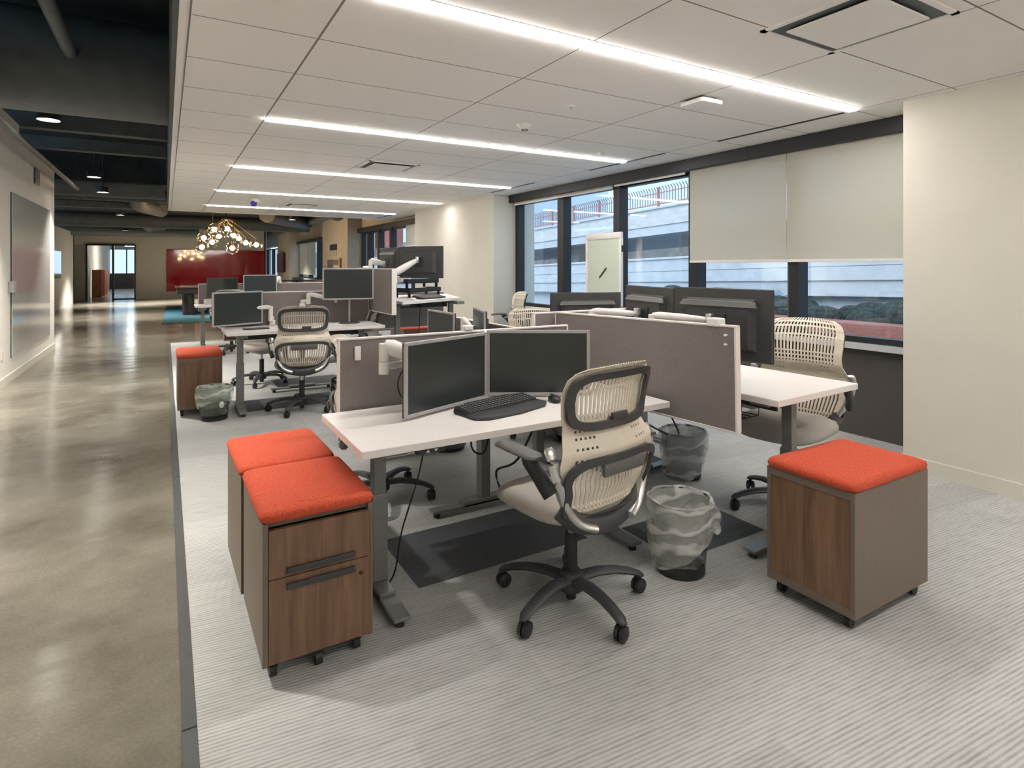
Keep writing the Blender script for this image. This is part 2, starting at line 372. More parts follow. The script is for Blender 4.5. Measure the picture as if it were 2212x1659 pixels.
# ------------------------------------------------------------------ mesh helpers
class MB:
    def __init__(s):
        s.bm = bmesh.new()
    def _new(s, vs, fs):
        v = [s.bm.verts.new(p) for p in vs]
        f = []
        for q in fs:
            try: f.append(s.bm.faces.new([v[i] for i in q]))
            except ValueError: pass
        return v, f
    def hexa(s, b4, t4, bevel=0.0, seg=2):
        v, f = s._new(list(b4) + list(t4), [(3, 2, 1, 0), (4, 5, 6, 7), (0, 1, 5, 4), (1, 2, 6, 5), (2, 3, 7, 6), (3, 0, 4, 7)])
        if bevel:
            ed = set(e for q in f for e in q.edges)
            bmesh.ops.bevel(s.bm, geom=list(ed), offset=bevel, segments=seg, profile=0.5, affect='EDGES')
        return s
    def box(s, x0, x1, y0, y1, z0, z1, bevel=0.0, seg=2):
        x0, x1 = min(x0, x1), max(x0, x1); y0, y1 = min(y0, y1), max(y0, y1); z0, z1 = min(z0, z1), max(z0, z1)
        return s.hexa([(x0, y0, z0), (x1, y0, z0), (x1, y1, z0), (x0, y1, z0)], [(x0, y0, z1), (x1, y0, z1), (x1, y1, z1), (x0, y1, z1)], bevel, seg)
    def obox(s, c, half, rot, bevel=0.0, seg=2):
        """box about centre c with half sizes, turned by a 3x3 matrix"""
        P = lambda a, b, d: tuple(Vector(c) + rot @ Vector((a * half[0], b * half[1], d * half[2])))
        return s.hexa([P(-1, -1, -1), P(1, -1, -1), P(1, 1, -1), P(-1, 1, -1)], [P(-1, -1, 1), P(1, -1, 1), P(1, 1, 1), P(-1, 1, 1)], bevel, seg)
    def prism(s, pts, z0, z1, bevel=0.0):
        n = len(pts)
        v, f = s._new([(x, y, z0) for x, y in pts] + [(x, y, z1) for x, y in pts],
                      [tuple(reversed(range(n))), tuple(range(n, 2 * n))] + [(i, (i + 1) % n, n + (i + 1) % n, n + i) for i in range(n)])
        if bevel:
            ed = set(e for q in f for e in q.edges)
            bmesh.ops.bevel(s.bm, geom=list(ed), offset=bevel, segments=2, profile=0.5, affect='EDGES')
        return s
    def tube(s, pts, r, seg=10, flat=None, cap=True):
        """swept tube through pts; r may be a list; flat=(sx,sz) squashes the section, section up = world z"""
        pts = [Vector(p) for p in pts]
        n = len(pts)
        rs = r if isinstance(r, (list, tuple)) else [r] * n
        rings = []
        for i, p in enumerate(pts):
            t = (pts[min(i + 1, n - 1)] - pts[max(i - 1, 0)])
            if t.length < 1e-9: t = Vector((0, 0, 1))
            t.normalize()
            up = Vector((0, 0, 1)) if abs(t.z) < 0.95 else Vector((0, 1, 0))
            a = t.cross(up).normalized(); b = a.cross(t).normalized()
            fx, fz = flat if flat else (1, 1)
            rings.append([s.bm.verts.new(p + a * math.cos(2 * math.pi * k / seg) * rs[i] * fx + b * math.sin(2 * math.pi * k / seg) * rs[i] * fz) for k in range(seg)])
        for i in range(n - 1):
            for k in range(seg):
                s.bm.faces.new((rings[i][k], rings[i][(k + 1) % seg], rings[i + 1][(k + 1) % seg], rings[i + 1][k]))
        if cap:
            s.bm.faces.new(list(reversed(rings[0]))); s.bm.faces.new(rings[-1])
        return s
    def cyl(s, p0, p1, r, r1=None, seg=16):
        return s.tube([p0, p1], [r, r if r1 is None else r1], seg)
    def lathe(s, prof, c=(0, 0, 0), seg=24, cap0=False, cap1=False, jit=None):
        rings = []
        for j, (r, z) in enumerate(prof):
            ring = []
            for k in range(seg):
                a = 2 * math.pi * k / seg
                rr = r + (jit(a, j) if jit else 0)
                ring.append(s.bm.verts.new((c[0] + rr * math.cos(a), c[1] + rr * math.sin(a), c[2] + z)))
            rings.append(ring)
        for i in range(len(rings) - 1):
            for k in range(seg):
                s.bm.faces.new((rings[i][k], rings[i][(k + 1) % seg], rings[i + 1][(k + 1) % seg], rings[i + 1][k]))
        if cap0: s.bm.faces.new(list(reversed(rings[0])))
        if cap1: s.bm.faces.new(rings[-1])
        return s
    def ball(s, c, r, seg=14, sc_=(1, 1, 1)):
        prof = [(max(1e-4, r * math.sin(math.pi * i / 8)) , -r * math.cos(math.pi * i / 8)) for i in range(9)]
        st = len(s.bm.verts)
        s.lathe(prof, (0, 0, 0), seg)
        s.bm.verts.ensure_lookup_table()
        for v in s.bm.verts[st:]:
            v.co = Vector((v.co.x * sc_[0] + c[0], v.co.y * sc_[1] + c[1], v.co.z * sc_[2] + c[2]))
        return s
    def build(s, name, m, parent=None, smooth=None, kind=None, label=None):
        bmesh.ops.recalc_face_normals(s.bm, faces=s.bm.faces[:])
        me = bpy.data.meshes.new(name)
        s.bm.to_mesh(me); s.bm.free()
        me.materials.append(m)
        o = bpy.data.objects.new(name, me)
        COL.objects.link(o)
        if parent: o.parent = parent
        if smooth:
            for p in me.polygons: p.use_smooth = True
            try:
                me.set_sharp_from_angle(angle=R(smooth))
            except Exception: pass
        if kind: o['kind'] = kind
        if label: o['label'] = label
        return o

def thing(name, label, cat, loc=(0, 0, 0), rz=0.0, group=None):
    o = bpy.data.objects.new(name, None)
    COL.objects.link(o)
    o.empty_display_size = 0.1
    o.location = loc; o.rotation_euler = (0, 0, R(rz))
    o['label'] = label; o['category'] = cat
    if group: o['group'] = group
    return o
def tag(o, label, cat, group=None, kind=None):
    o['label'] = label; o['category'] = cat
    if group: o['group'] = group
    if kind: o['kind'] = kind
    return o
def copy_tree(o, parent=None):
    c = o.copy(); COL.objects.link(c)
    if parent: c.parent = parent
    for ch in list(o.children): copy_tree(ch, c)
    return c
def struct(name, mb, m, **k):
    return mb.build(name, M[m], kind='structure', **k)
def arc(p, n):
    """Catmull-Rom through points"""
    p = [Vector(q) for q in p]; out = []
    for i in range(len(p) - 1):
        a = p[max(i - 1, 0)]; b = p[i]; c = p[i + 1]; d = p[min(i + 2, len(p) - 1)]
        for k in range(n):
            t = k / n
            out.append(0.5 * ((2 * b) + (c - a) * t + (2 * a - 5 * b + 4 * c - d) * t * t + (3 * b - a - 3 * c + d) * t ** 3))
    out.append(p[-1]); return out

# ================================================================== THE SETTING
CZ = 2.63
f = MB().box(-6.0, 4.25, -5.2, 46, -0.12, 0.0); f.box(4.25, 5.3, -5.2, 37.2, -0.12, 0.0)
struct('floor', f, 'floor')
struct('floor_carpet', MB().box(0.086, 5.08, -5.0, 12.70, 0.0005, 0.008), 'carpet')
t = MB()
for y0, y1 in ((-5.0, -0.42), (-0.414, 2.074), (2.080, 4.6), (4.606, 8.6), (8.606, 12.73)):
    t.box(0.045, 0.086, y0, y1, 0.0, 0.010)
t.box(0.086, 5.08, 12.70, 12.73, 0.0, 0.010)
struct('trim_1', t, 'strip_grey')
# suspended tile ceiling, its underside cut around the linear lights
LY = [2.47 + 2.55 * k for k in range(-2, 5)]
c = MB(); y = -5.0
for ly in LY:
    c.box(0.067, 5.08, y, ly - 0.058, CZ, CZ + 0.05)
    c.box(0.067, 0.69, ly - 0.058, ly + 0.058, CZ, CZ + 0.05)
    c.box(4.45, 5.08, ly - 0.058, ly + 0.058, CZ, CZ + 0.05)
    y = ly + 0.058
c.box(0.067, 5.08, y, 14.2, CZ, CZ + 0.05)
struct('ceiling', c, 'tiles')
struct('ceiling_fascia', MB().box(0.03, 0.066, -5.0, 14.2, CZ + 0.03, 3.9).box(0.03, 5.08, 14.2, 14.24, CZ + 0.06, 3.3), 'duct')
struct('trim_2', MB().box(0.055, 0.085, -5.0, 14.2, CZ - 0.012, CZ + 0.03).box(0.055, 5.08, 14.2, 14.22, CZ - 0.012, CZ + 0.06), 'ceil_white')
struct('ceiling_deck', MB().box(-6.0, 0.05, -5.0, 14.3, 3.9, 4.0).box(-6, 5.3, 14.3, 37.2, 3.15, 3.25).box(-6, 5.3, 14.25, 14.3, 3.15, 4.0), 'deck')

def light_strip(y, label, group):
    o = thing('linear_ceiling_light', label, 'ceiling light', (0.69, y, CZ), 0, group)
    MB().hexa([(0.0, -0.030, -0.016), (3.76, -0.030, -0.016), (3.76, 0.030, -0.016), (0.0, 0.030, -0.016)], [(0.0, -0.055, 0.02), (3.76, -0.055, 0.02), (3.76, 0.055, 0.02), (0.0, 0.055, 0.02)]).build('diffuser', M['strip'], o)
    MB().box(0.0, 3.76, -0.058, -0.055, -0.002, 0.05).box(0.0, 3.76, 0.055, 0.058, -0.002, 0.05).box(-0.003, 0, -0.058, 0.058, -0.002, 0.05).box(3.76, 3.763, -0.058, 0.058, -0.002, 0.05).box(-0.003, 3.763, -0.058, 0.058, 0.05, 0.06).build('housing', M['ceil_white'], o)
names = ['recessed linear ceiling light behind the viewer, second row back', 'recessed linear ceiling light just behind the viewer',
         'nearest and widest-looking glowing strip in the tile ceiling', 'glowing ceiling strip second from the viewer, running over the front desks',
         'third glowing ceiling strip, between the second strip and the far pair', 'fourth glowing ceiling strip, just beyond the blue security camera row',
         'farthest glowing ceiling strip, at the far edge of the tile ceiling']
names[5] = 'fourth glowing ceiling strip counted from the viewer, second from the far end'
for i, ly in enumerate(LY):
    light_strip(ly, names[i], 'recessed linear ceiling lights')

# ---- right (window) wall
WX = 5.08
wr_ = MB()
wr_.box(4.55, 5.5, -5.0, 2.17, 0, CZ)                 # near solid wall
wr_.box(4.65, 5.45, 8.43, 11.95, 0, CZ)               # pier between windows
wr_.box(WX, 5.3, 2.17, 8.43, 2.58, 3.25)
wr_.box(WX, 5.3, 11.95, 17.4, 2.50, 3.25)
struct('wall_right', wr_, 'wall')
struct('wall_right_low', MB().box(WX, 5.3, 2.17, 8.43, 0, 0.76).box(WX, 5.3, 11.95, 17.4, 0, 0.76), 'under')
struct('wall_right_far', MB().box(4.65, 5.45, 17.4, 20.6, 0, 3.15).box(WX, 5.3, 20.6, 26.8, 2.5, 3.15).box(WX, 5.3, 20.6, 26.8, 0, 0.9).box(4.65, 5.45, 26.8, 29.9, 0, 3.15).box(WX, 5.3, 29.9, 36.5, 2.5, 3.15).box(WX, 5.3, 29.9, 36.5, 0, 0.4), 'wall_tan')
struct('wall_far_nook', MB().box(4.2, 5.3, 36.5, 36.7, 0, 3.15).box(4.15, 4.25, 30.6, 36.5, 0, 3.15), 'wall')
struct('baseboard_right', MB().box(4.535, 4.55, -5.0, 2.18, 0.008, 0.105).box(4.55, 5.08, 2.17, 2.185, 0.008, 0.105), 'base')
struct('baseboard_pier', MB().box(4.637, 4.65, 8.42, 11.96, 0.008, 0.105).box(4.637, 5.08, 8.415, 8.43, 0.008, 0.105), 'base')
struct('wall_back', MB().box(-1.68, 5.3, -5.2, -5.0, 0, 3.9), 'wall_white')

def window(n, y0, y1, mull, zb, zt, glass=True, rail=None):
    o = bpy.data.objects.new('window_%d' % n, None); COL.objects.link(o); o['kind'] = 'structure'
    o.location = (WX, 0, 0)
    fr = MB()
    fr.box(0.0, 0.10, y0, y1, zb, zb + 0.05); fr.box(0.0, 0.10, y0, y1, zt - 0.05, zt)
    fr.box(-0.01, 0.11, y1 - 0.10, y1, zb, zt); fr.box(-0.01, 0.11, y0, y0 + 0.06, zb, zt)
    fr.build('window_frame', M['frame_dark'], o)
    for a, b in mull:
        m1 = MB().box(-0.035, 0.11, a, b, zb, zt).build('mullion', M['frame_dark'], o)
        MB().box(0.0, 0.12, b, b + 0.035, zb, zt).build('mullion_edge', M['frame_mid'], m1)
    ys = [y0] + [v for ab in mull for v in ((ab[0] + ab[1]) / 2,)] + [y1]
    ys.sort()
    for a, b in zip(ys[:-1], ys[1:]):
        MB().box(0.06, 0.066, a + .01, b - .01, zb, zt).build('pane', M['glass'], o)
    MB().box(-0.09, 0.12, y0, y1, zb - 0.045, zb).build('window_sill', M['sill'], o)
    return o
window(1, 2.17, 8.43, [(2.19, 2.27), (3.30, 3.40), (4.50, 4.62), (5.78, 5.90), (7.02, 7.17)], 0.80, 2.52)
window(2, 11.95, 17.4, [(13.1, 13.2), (14.62, 14.78), (15.62, 15.80), (16.55, 16.75)], 0.80, 2.45)
window(3, 20.6, 26.8, [(22.9, 23.3), (24.6, 24.8)], 0.94, 2.45)
window(4, 29.9, 36.5, [(32.2, 32.5), (34.2, 34.4)], 0.44, 2.4)
tag(MB().box(4.93, 5.07, 2.18, 8.42, 2.505, 2.628, .004).build('shade_valance', M['frame_dark']), 'long dark valance box along the top of the near window wall', 'window valance')
tag(MB().box(4.93, 5.07, 11.96, 17.39, 2.44, 2.57, .004).build('shade_valance', M['frame_dark']), 'brown-black valance box over the middle window past the cream pier', 'window valance')
tag(MB().box(4.90, 5.07, 20.7, 26.6, 2.40, 2.52, .004).build('shade_valance', M['frame_dark']), 'dark valance box over the far shaded window beside the tan pier with posters', 'window valance')

def shade(y0, y1, zt, zb, label, x=5.0):
    o = thing('roller_shade', label, 'window shade', (x, 0, 0), 0, 'roller shades on the window wall')
    MB().box(-0.0012, 0.0012, y0, y1, zb + 0.012, zt).build('shade_fabric', M['shade'], o)
    MB().box(-0.008, 0.008, y0, y1, zb - 0.012, zb + 0.013, .003).build('bottom_bar', M['frame_white'], o)
shade(2.20, 3.385, 2.51, 1.50, 'pulled-down cream roller shade nearest the right wall')
shade(3.39, 4.56, 2.51, 1.50, 'pulled-down cream roller shade left of the rightmost one, beside the clear panes')
shade(4.63, 5.83, 2.51, 2.488, 'rolled-up cream shade over the pane right of the easel board')
shade(5.86, 8.35, 2.51, 2.468, 'rolled-up cream shade over the two narrow panes by the cream pier')
shade(12.0, 13.45, 2.45, 1.93, 'half-lowered cream shade at the middle window behind the raised desk')
shade(23.35, 26.4, 2.42, 1.12, 'long lowered shade at the far window left of the poster pier')

# ---- corridor side
struct('wall_left', MB().box(-1.90, -1.683, -5.0, 12.98, 0, 3.22).box(-1.90, -1.683, -5.0, 10.1, 3.22, 3.34), 'wall_white')
struct('baseboard_left', MB().box(-1.683, -1.668, -5.0, 12.98, 0, 0.10), 'base')
struct('wall_left_far', MB().box(-3.3, -3.05, 12.0, 28.2, 0, 2.75).box(-3.05, -1.9, 11.9, 12.0, 0, 3.2).box(-5.8, -3.05, 28.0, 28.2, 0, 2.75), 'wall_white')
struct('wall_far', MB().box(-5.8, -2.90, 30.6, 30.8, 0, 3.15).box(-1.12, 4.2, 30.6, 30.8, 0, 3.15).box(-2.90, -1.12, 30.6, 30.8, 2.40, 3.15).box(-5.8, -5.6, 28.2, 30.6, 0, 3.15), 'wall_far')
struct('baseboard_far', MB().box(-5.6, -2.95, 30.585, 30.6, 0, 0.10).box(-1.1, 4.2, 30.585, 30.6, 0, 0.10), 'base')
# dark red door edge and lit vision panel of the left side corridor
d = bpy.data.objects.new('door_1', None); COL.objects.link(d); d['kind'] = 'structure'
MB().box(-3.05, -3.01, 18.3, 20.6, 0, 2.55).build('door_frame', M['mahog'], d)
MB().box(-3.05, -3.03, 22.3, 24.8, 1.05, 1.95).build('vision_panel', M['gboard'], d)
d = bpy.data.objects.new('door_2', None); COL.objects.link(d); d['kind'] = 'structure'
MB().box(-3.85, -2.97, 30.55, 30.6, 0.02, 2.3, .005).build('door_leaf', M['doorgrey'], d)
MB().ball((-3.62, 30.49, 1.0), 0.05).tube([(-3.62, 30.48, 1.0), (-3.48, 30.47, 1.0)], .018).build('door_handle', M['brass'], d, smooth=60)
d = bpy.data.objects.new('door_3', None); COL.objects.link(d); d['kind'] = 'structure'
MB().box(-2.90, -2.84, 30.5, 30.8, 0, 2.40).box(-1.17, -1.12, 30.5, 30.8, 0, 2.40).box(-2.90, -1.12, 30.5, 30.8, 2.34, 2.40).box(-1.98, -1.91, 30.5, 30.8, 0, 2.40).box(-1.93, -1.14, 30.55, 30.65, 0, 0.05).build('door_frame', M['frame_dark'], d)
MB().box(-1.91, -1.17, 30.6, 30.606, 0.05, 2.34).build('pane', M['glass'], d)
# bright room beyond the glass door
struct('wall_beyond_left', MB().box(-3.2, -3.0, 30.8, 45, 0, 3.1), 'wall_white')
struct('wall_beyond_right', MB().box(1.0, 1.2, 30.8, 45, 0, 3.1), 'wall_white')
struct('wall_beyond_low', MB().box(-3.0, 1.0, 44.5, 44.7, 0, 0.95), 'under')
struct('wall_beyond_top', MB().box(-3.0, 1.0, 44.5, 44.7, 2.55, 3.1), 'wall_white')
struct('ceiling_beyond', MB().box(-3.2, 1.2, 30.8, 45, 3.1, 3.2), 'wall_white')
struct('window_5', MB().box(-3.0, 1.0, 44.5, 44.6, 0.95, 1.0).box(-3.0, 1.0, 44.5, 44.6, 2.5, 2.55).box(-2.15, -2.08, 44.5, 44.6, 0.95, 2.55).box(-0.75, -0.66, 44.5, 44.6, 0.95, 2.55).box(0.5, 0.6, 44.5, 44.6, 0.95, 2.55), 'frame_dark')
struct('floor_carpet_beyond', MB().box(-3.0, 1.0, 38, 44.5, 0.0005, 0.01), 'carpet')
for i, yy in enumerate((33.2, 34.9, 36.4)):
    tag(MB().box(-2.92, -2.55, yy, yy + 0.12, 0.0, 1.28 - 0.0 * i, .01).build('wood_partition', M['slat']), ['nearest', 'middle', 'farthest'][i] + ' of three red wood partitions beyond the glass door', 'partition', 'red wood partitions')
o = thing('beyond_fill_lamp', 'white lamp added to brighten the room beyond the glass door', 'lamp', (-1.35, 36, 2.6))  # added lamp, lights the room past the door
MB().lathe([(0.05, 0.1), (0.45, -0.12)], cap0=True, cap1=True).build('lamp_shade', mat('lit_shade', (1, 1, 1), .5, emit=(1, .97, .9), estr=9, noise=.01), o)
MB().cyl((0, 0, 0.1), (0, 0, 0.5), 0.01).build('rod', M['charc'], o)
# exposed services
def duct(p0, p1, r, label, m='duct', ribs=0):
    p0, p1 = Vector(p0), Vector(p1)
    o = MB().tube([p0, p1], r, 32).build('air_duct', M[m], smooth=60)
    tag(o, label, 'duct', 'round ducts under the dark deck'); return o
duct((-5.8, 6.95, 3.37), (0.03, 6.95, 3.37), 0.47, 'largest dark round duct crossing the corridor nearest the viewer')
duct((-5.8, 15.6, 3.02), (4.6, 15.6, 3.02), 0.13, 'slim dark duct crossing over the corridor before the lounge')
duct((-5.8, 14.8, 3.22), (0.0, 14.8, 3.22), 0.33, 'second big dark round duct crossing the corridor, just past the tile ceiling edge')
duct((-5.8, 22.6, 2.92), (4.6, 22.6, 2.92), 0.22, 'dark duct crossing above the lounge before the far wall')
duct((-5.8, 27.4, 2.86), (1.2, 27.4, 2.86), 0.24, 'farthest dark duct in front of the far wall')
duct((4.35, 14.4, 3.05), (4.35, 30.5, 2.95), 0.12, 'dark pipe running along the top of the far tan wall')
duct((2.6, 18.6, 2.98), (4.3, 21.6, 2.98), 0.24, 'grey round duct angled right of the globe chandelier', 'duct_grey')
duct((3.3, 15.0, 2.98), (4.3, 17.2, 2.98), 0.22, 'grey round duct just past the right half of the tile ceiling', 'duct_grey')
tag(MB().tube(arc([(-0.55, 15.7, 3.05), (-0.55, 16.6, 2.95), (-0.4, 18.0, 2.98), (-0.1, 19.2, 3.0)], 5), [0.16 + 0.012 * (k % 2) for k in range(16)], 20).build('flexible_duct', M['duct_grey'], smooth=50), 'nearer pale flexible duct bending down over the corridor', 'duct', 'flexible ducts')
tag(MB().tube(arc([(-0.5, 22.6, 2.9), (-0.5, 23.6, 2.82), (-0.35, 25.0, 2.9), (-0.1, 26.2, 3.0)], 5), [0.17 + 0.012 * (k % 2) for k in range(16)], 20).build('flexible_duct', M['duct_grey'], smooth=50), 'farther pale flexible duct above the corridor near the glass door', 'duct', 'flexible ducts')
tag(MB().tube([(-0.73, 2.0, 3.35), (-0.73, 6.48, 3.35)], 0.055, 12).build('conduit_pipe', M['duct'], smooth=60), 'dark pipe running lengthwise to the biggest duct in the upper left', 'pipe')
tag(MB().tube([(-1.40, 6.0, 2.88), (-1.40, 13.4, 2.88)], 0.035, 12).build('conduit_pipe', M['duct'], smooth=60), 'thin grey pipe running along the corridor beside the left wall top', 'pipe')
for yy, z0, hh, nm in ((10.2, 3.35, .22, 'first'), (12.2, 3.4, .2, 'second'), (4.6, 3.6, .2, 'nearest'), (18.6, 2.98, .16, 'farthest')):
    tag(MB().box(-5.8 if yy < 15 else -3.0, 0.03 if yy < 15 else 5.0, yy, yy + 0.18, z0, z0 + hh).build('ceiling_joist', M['duct']), nm + ' dark steel joist under the black corridor deck' if nm not in ('first', 'second') else nm + ' dark steel joist just beyond the biggest duct', 'joist', 'joists under the deck')
def can(x, y, z, label, power, spot=True, r=0.10):
    o = thing('downlight', label, 'downlight', (x, y, z), 0, 'black can downlights')
    MB().lathe([(r * 1.05, 0.0), (r * 1.05, 0.10), (0.03, 0.12)], cap1=True, seg=20).build('can_body', M['black'], o, smooth=50)
    MB().lathe([(0.001, 0.012), (r, 0.012)], seg=20).build('lamp_lens', M['can'], o)
    MB().cyl((0, 0, 0.11), (0, 0, (3.9 if y < 14.3 else 3.15) - z), 0.012).build('stem', M['black'], o)
    if spot:
        ld = bpy.data.lights.new('downlight_beam', 'SPOT'); ld.energy = power; ld.spot_size = R(95); ld.spot_blend = 0.8
        ld.color = (1.0, 0.95, 0.85); ld.shadow_soft_size = 0.06
        lo = bpy.data.objects.new('downlight_beam', ld); COL.objects.link(lo); lo.parent = o; lo.location = (0, 0, -0.01)
can(-1.08, 7.95, 3.02, 'nearest black can downlight in the corridor, just past the biggest duct', 190)
can(-1.07, 12.5, 3.0, 'second black can downlight along the corridor, by the end of the glass board wall', 100)
can(-1.07, 14.2, 2.92, 'third black can downlight, in front of the second big duct', 60)
can(-1.1, 20.0, 2.9, 'farthest black can downlight over the corridor', 260)
can(2.65, 19.9, 2.95, 'can downlight right of the globe chandelier', 240)
can(-1.08, 3.4, 3.02, 'black can downlight over the corridor beside the viewer', 120)
can(-1.08, -1.4, 3.02, 'black can downlight over the corridor behind the viewer', 130)
can(-1.3, 26.5, 2.8, 'small can light added near the glass door to brighten the far end', 520)  # extra can put in to light the far end
can(1.6, 27.5, 2.9, 'can light added in front of the red board to brighten the far wall', 560)  # extra can, there to lift the far wall
can(3.3, 18.6, 2.85, 'can light added to brighten the tan poster pier', 260)  # added fill for the pier with the posters
can(3.6, 25.0, 2.9, 'can light added over the far sofas to brighten the tan wall', 260)  # added lamp, brightens the tan wall by the sofas
# corridor wall items
o = thing('glass_writing_board', 'tall frosted glass board on the left corridor wall', 'glass board', (-1.683, 11.0, 0))
MB().box(0.008, 0.016, -1.40, 1.42, 0.29, 2.39, .002).build('glass_sheet', M['gboard'], o)
MB().box(0.0, 0.008, -1.41, -1.385, 0.29, 2.39).build('edge_channel', M['frame_dark'], o)
MB().box(0.0, 0.06, -1.55, -1.42, 1.12, 1.26, .006).build('pen_holder', M['bezel'], o)
tag(MB().box(-1.683, -1.676, 9.1, 9.17, 0.32, 0.44, .003).build('wall_outlet', M['base']), 'small white wall outlet low beside the glass board', 'outlet')
tag(MB().box(-1.683, -1.66, 11.1, 11.45, 2.68, 2.92, .004).build('air_grille', M['frame_mid']), 'small grey grille high above the glass board', 'grille')
o = thing('red_glass_board', 'wide glossy red board on the far wall', 'board', (2.1, 30.6, 0))
MB().box(-2.06, 2.06, -0.03, -0.012, 0.31, 2.20, .003).build('glass_sheet', M['red'], o)
MB().box(-1.9, 1.9, -0.012, 0.0, 0.5, 2.0).build('mounting_rail', M['charc'], o)

# ================================================================== CEILING ITEMS
def vent(x0, x1, y0, y1, label, bright=False):
    o = thing('ceiling_diffuser', label, 'air vent', ((x0 + x1) / 2, (y0 + y1) / 2, CZ), 0, 'square air diffusers')
    a, b = (x1 - x0) / 2, (y1 - y0) / 2
    fr = MB()
    fr.box(-a, a, -b, -b + .03, -0.008, 0.0).box(-a, a, b - .03, b, -0.008, 0.0).box(-a, -a + .03, -b, b, -0.008, 0.0).box(a - .03, a, -b, b, -0.008, 0.0)
    fr.build('frame', M['ceil_white'], o)
    i0, i1 = .03, .085
    th = MB()
    th.hexa([(-a + i0, -b + i0, -.002), (a - i0, -b + i0, -.002), (a - i0, b - i0, -.002), (-a + i0, b - i0, -.002)],
            [(-a + i0, -b + i0, -.0005), (a - i0, -b + i0, -.0005), (a - i0, b - i0, -.0005), (-a + i0, b - i0, -.0005)])
    th.build('throat', M['duct'], o)
    MB().box(-a + i1, a - i1, -b + i1, b - i1, -0.022, -0.012, .004).build('centre_plate', M['ceil_white'], o)
vent(2.565, 3.17, 1.27, 1.885, 'large square ceiling diffuser with a flat plate at the upper right')
vent(1.95, 2.56, 6.40, 6.93, 'square diffuser in the ceiling between the second and third light strips')
vent(1.97, 2.56, 11.5, 12.1, 'square diffuser far off between the last two light strips')
for y0, y1, lb in ((2.56, 3.75, 'nearest'), (4.43, 5.70, 'second nearest'), (6.95, 8.2, 'third'), (13.05, 14.0, 'farthest')):
    tag(MB().box(4.47, 4.482, y0, y1, CZ - .004, CZ + .0).box(4.49, 4.502, y0, y1, CZ - .004, CZ + 0).build('slot_diffuser', M['black']), lb + ' thin black slot vent in the ceiling beside the windows', 'slot vent', 'slot vents beside the windows')
o = thing('smoke_detector', 'round white smoke detector in the middle of the ceiling', 'smoke detector', (2.573, 4.13, CZ))
MB().lathe([(0.001, -0.045), (0.03, -0.045), (0.045, -0.03), (0.065, -0.012), (0.068, 0.0)], seg=24).build('detector_body', M['white'], o, smooth=50)
MB().lathe([(0.02, -0.047), (0.028, -0.05), (0.03, -0.045)], seg=16).build('sensor_ring', M['charc'], o)
o = thing('wireless_access_point', 'white rounded square wireless box on the ceiling near the window', 'wireless box', (3.26, 2.87, CZ))
MB().prism([(-.11, -.09), (-.09, -.11), (.09, -.11), (.11, -.09), (.11, .09), (.09, .11), (-.09, .11), (-.11, .09)], -0.05, -0.018, .008).build('cover', M['white'], o, smooth=40)
MB().prism([(-.075, -.075), (.075, -.075), (.075, .075), (-.075, .075)], -0.02, 0.0).build('mount', M['charc'], o)
for x, y, lb in ((2.57, 3.48, 'tiny white sprinkler in the ceiling between the light strips, right of centre'), (2.55, 6.05, 'small white sprinkler disc near the square diffuser'), (3.9, 4.75, 'small white sprinkler disc near the second slot vent'), (2.9, 11.2, 'far small sprinkler disc near the fourth light strip')):
    o = thing('sprinkler', lb, 'sprinkler', (x, y, CZ), 0, 'ceiling sprinklers')
    MB().lathe([(0.001, -0.012), (0.036, -0.010), (0.04, 0.0)], seg=18).build('escutcheon', M['white'], o, smooth=50)
    MB().cyl((0, 0, -0.012), (0, 0, -0.022), 0.008).build('head', M['silver'], o)
o = thing('security_camera', 'dome security camera with a blue dome under the ceiling', 'camera', (1.36, 11.1, CZ))
MB().lathe([(0.07, 0.0), (0.075, -0.03), (0.06, -0.06)], seg=20, cap1=True).build('mount', M['white'], o, smooth=50)
MB().ball((-0.03, -0.02, -0.085), 0.055).build('dome', M['domeblue'], o, smooth=70)

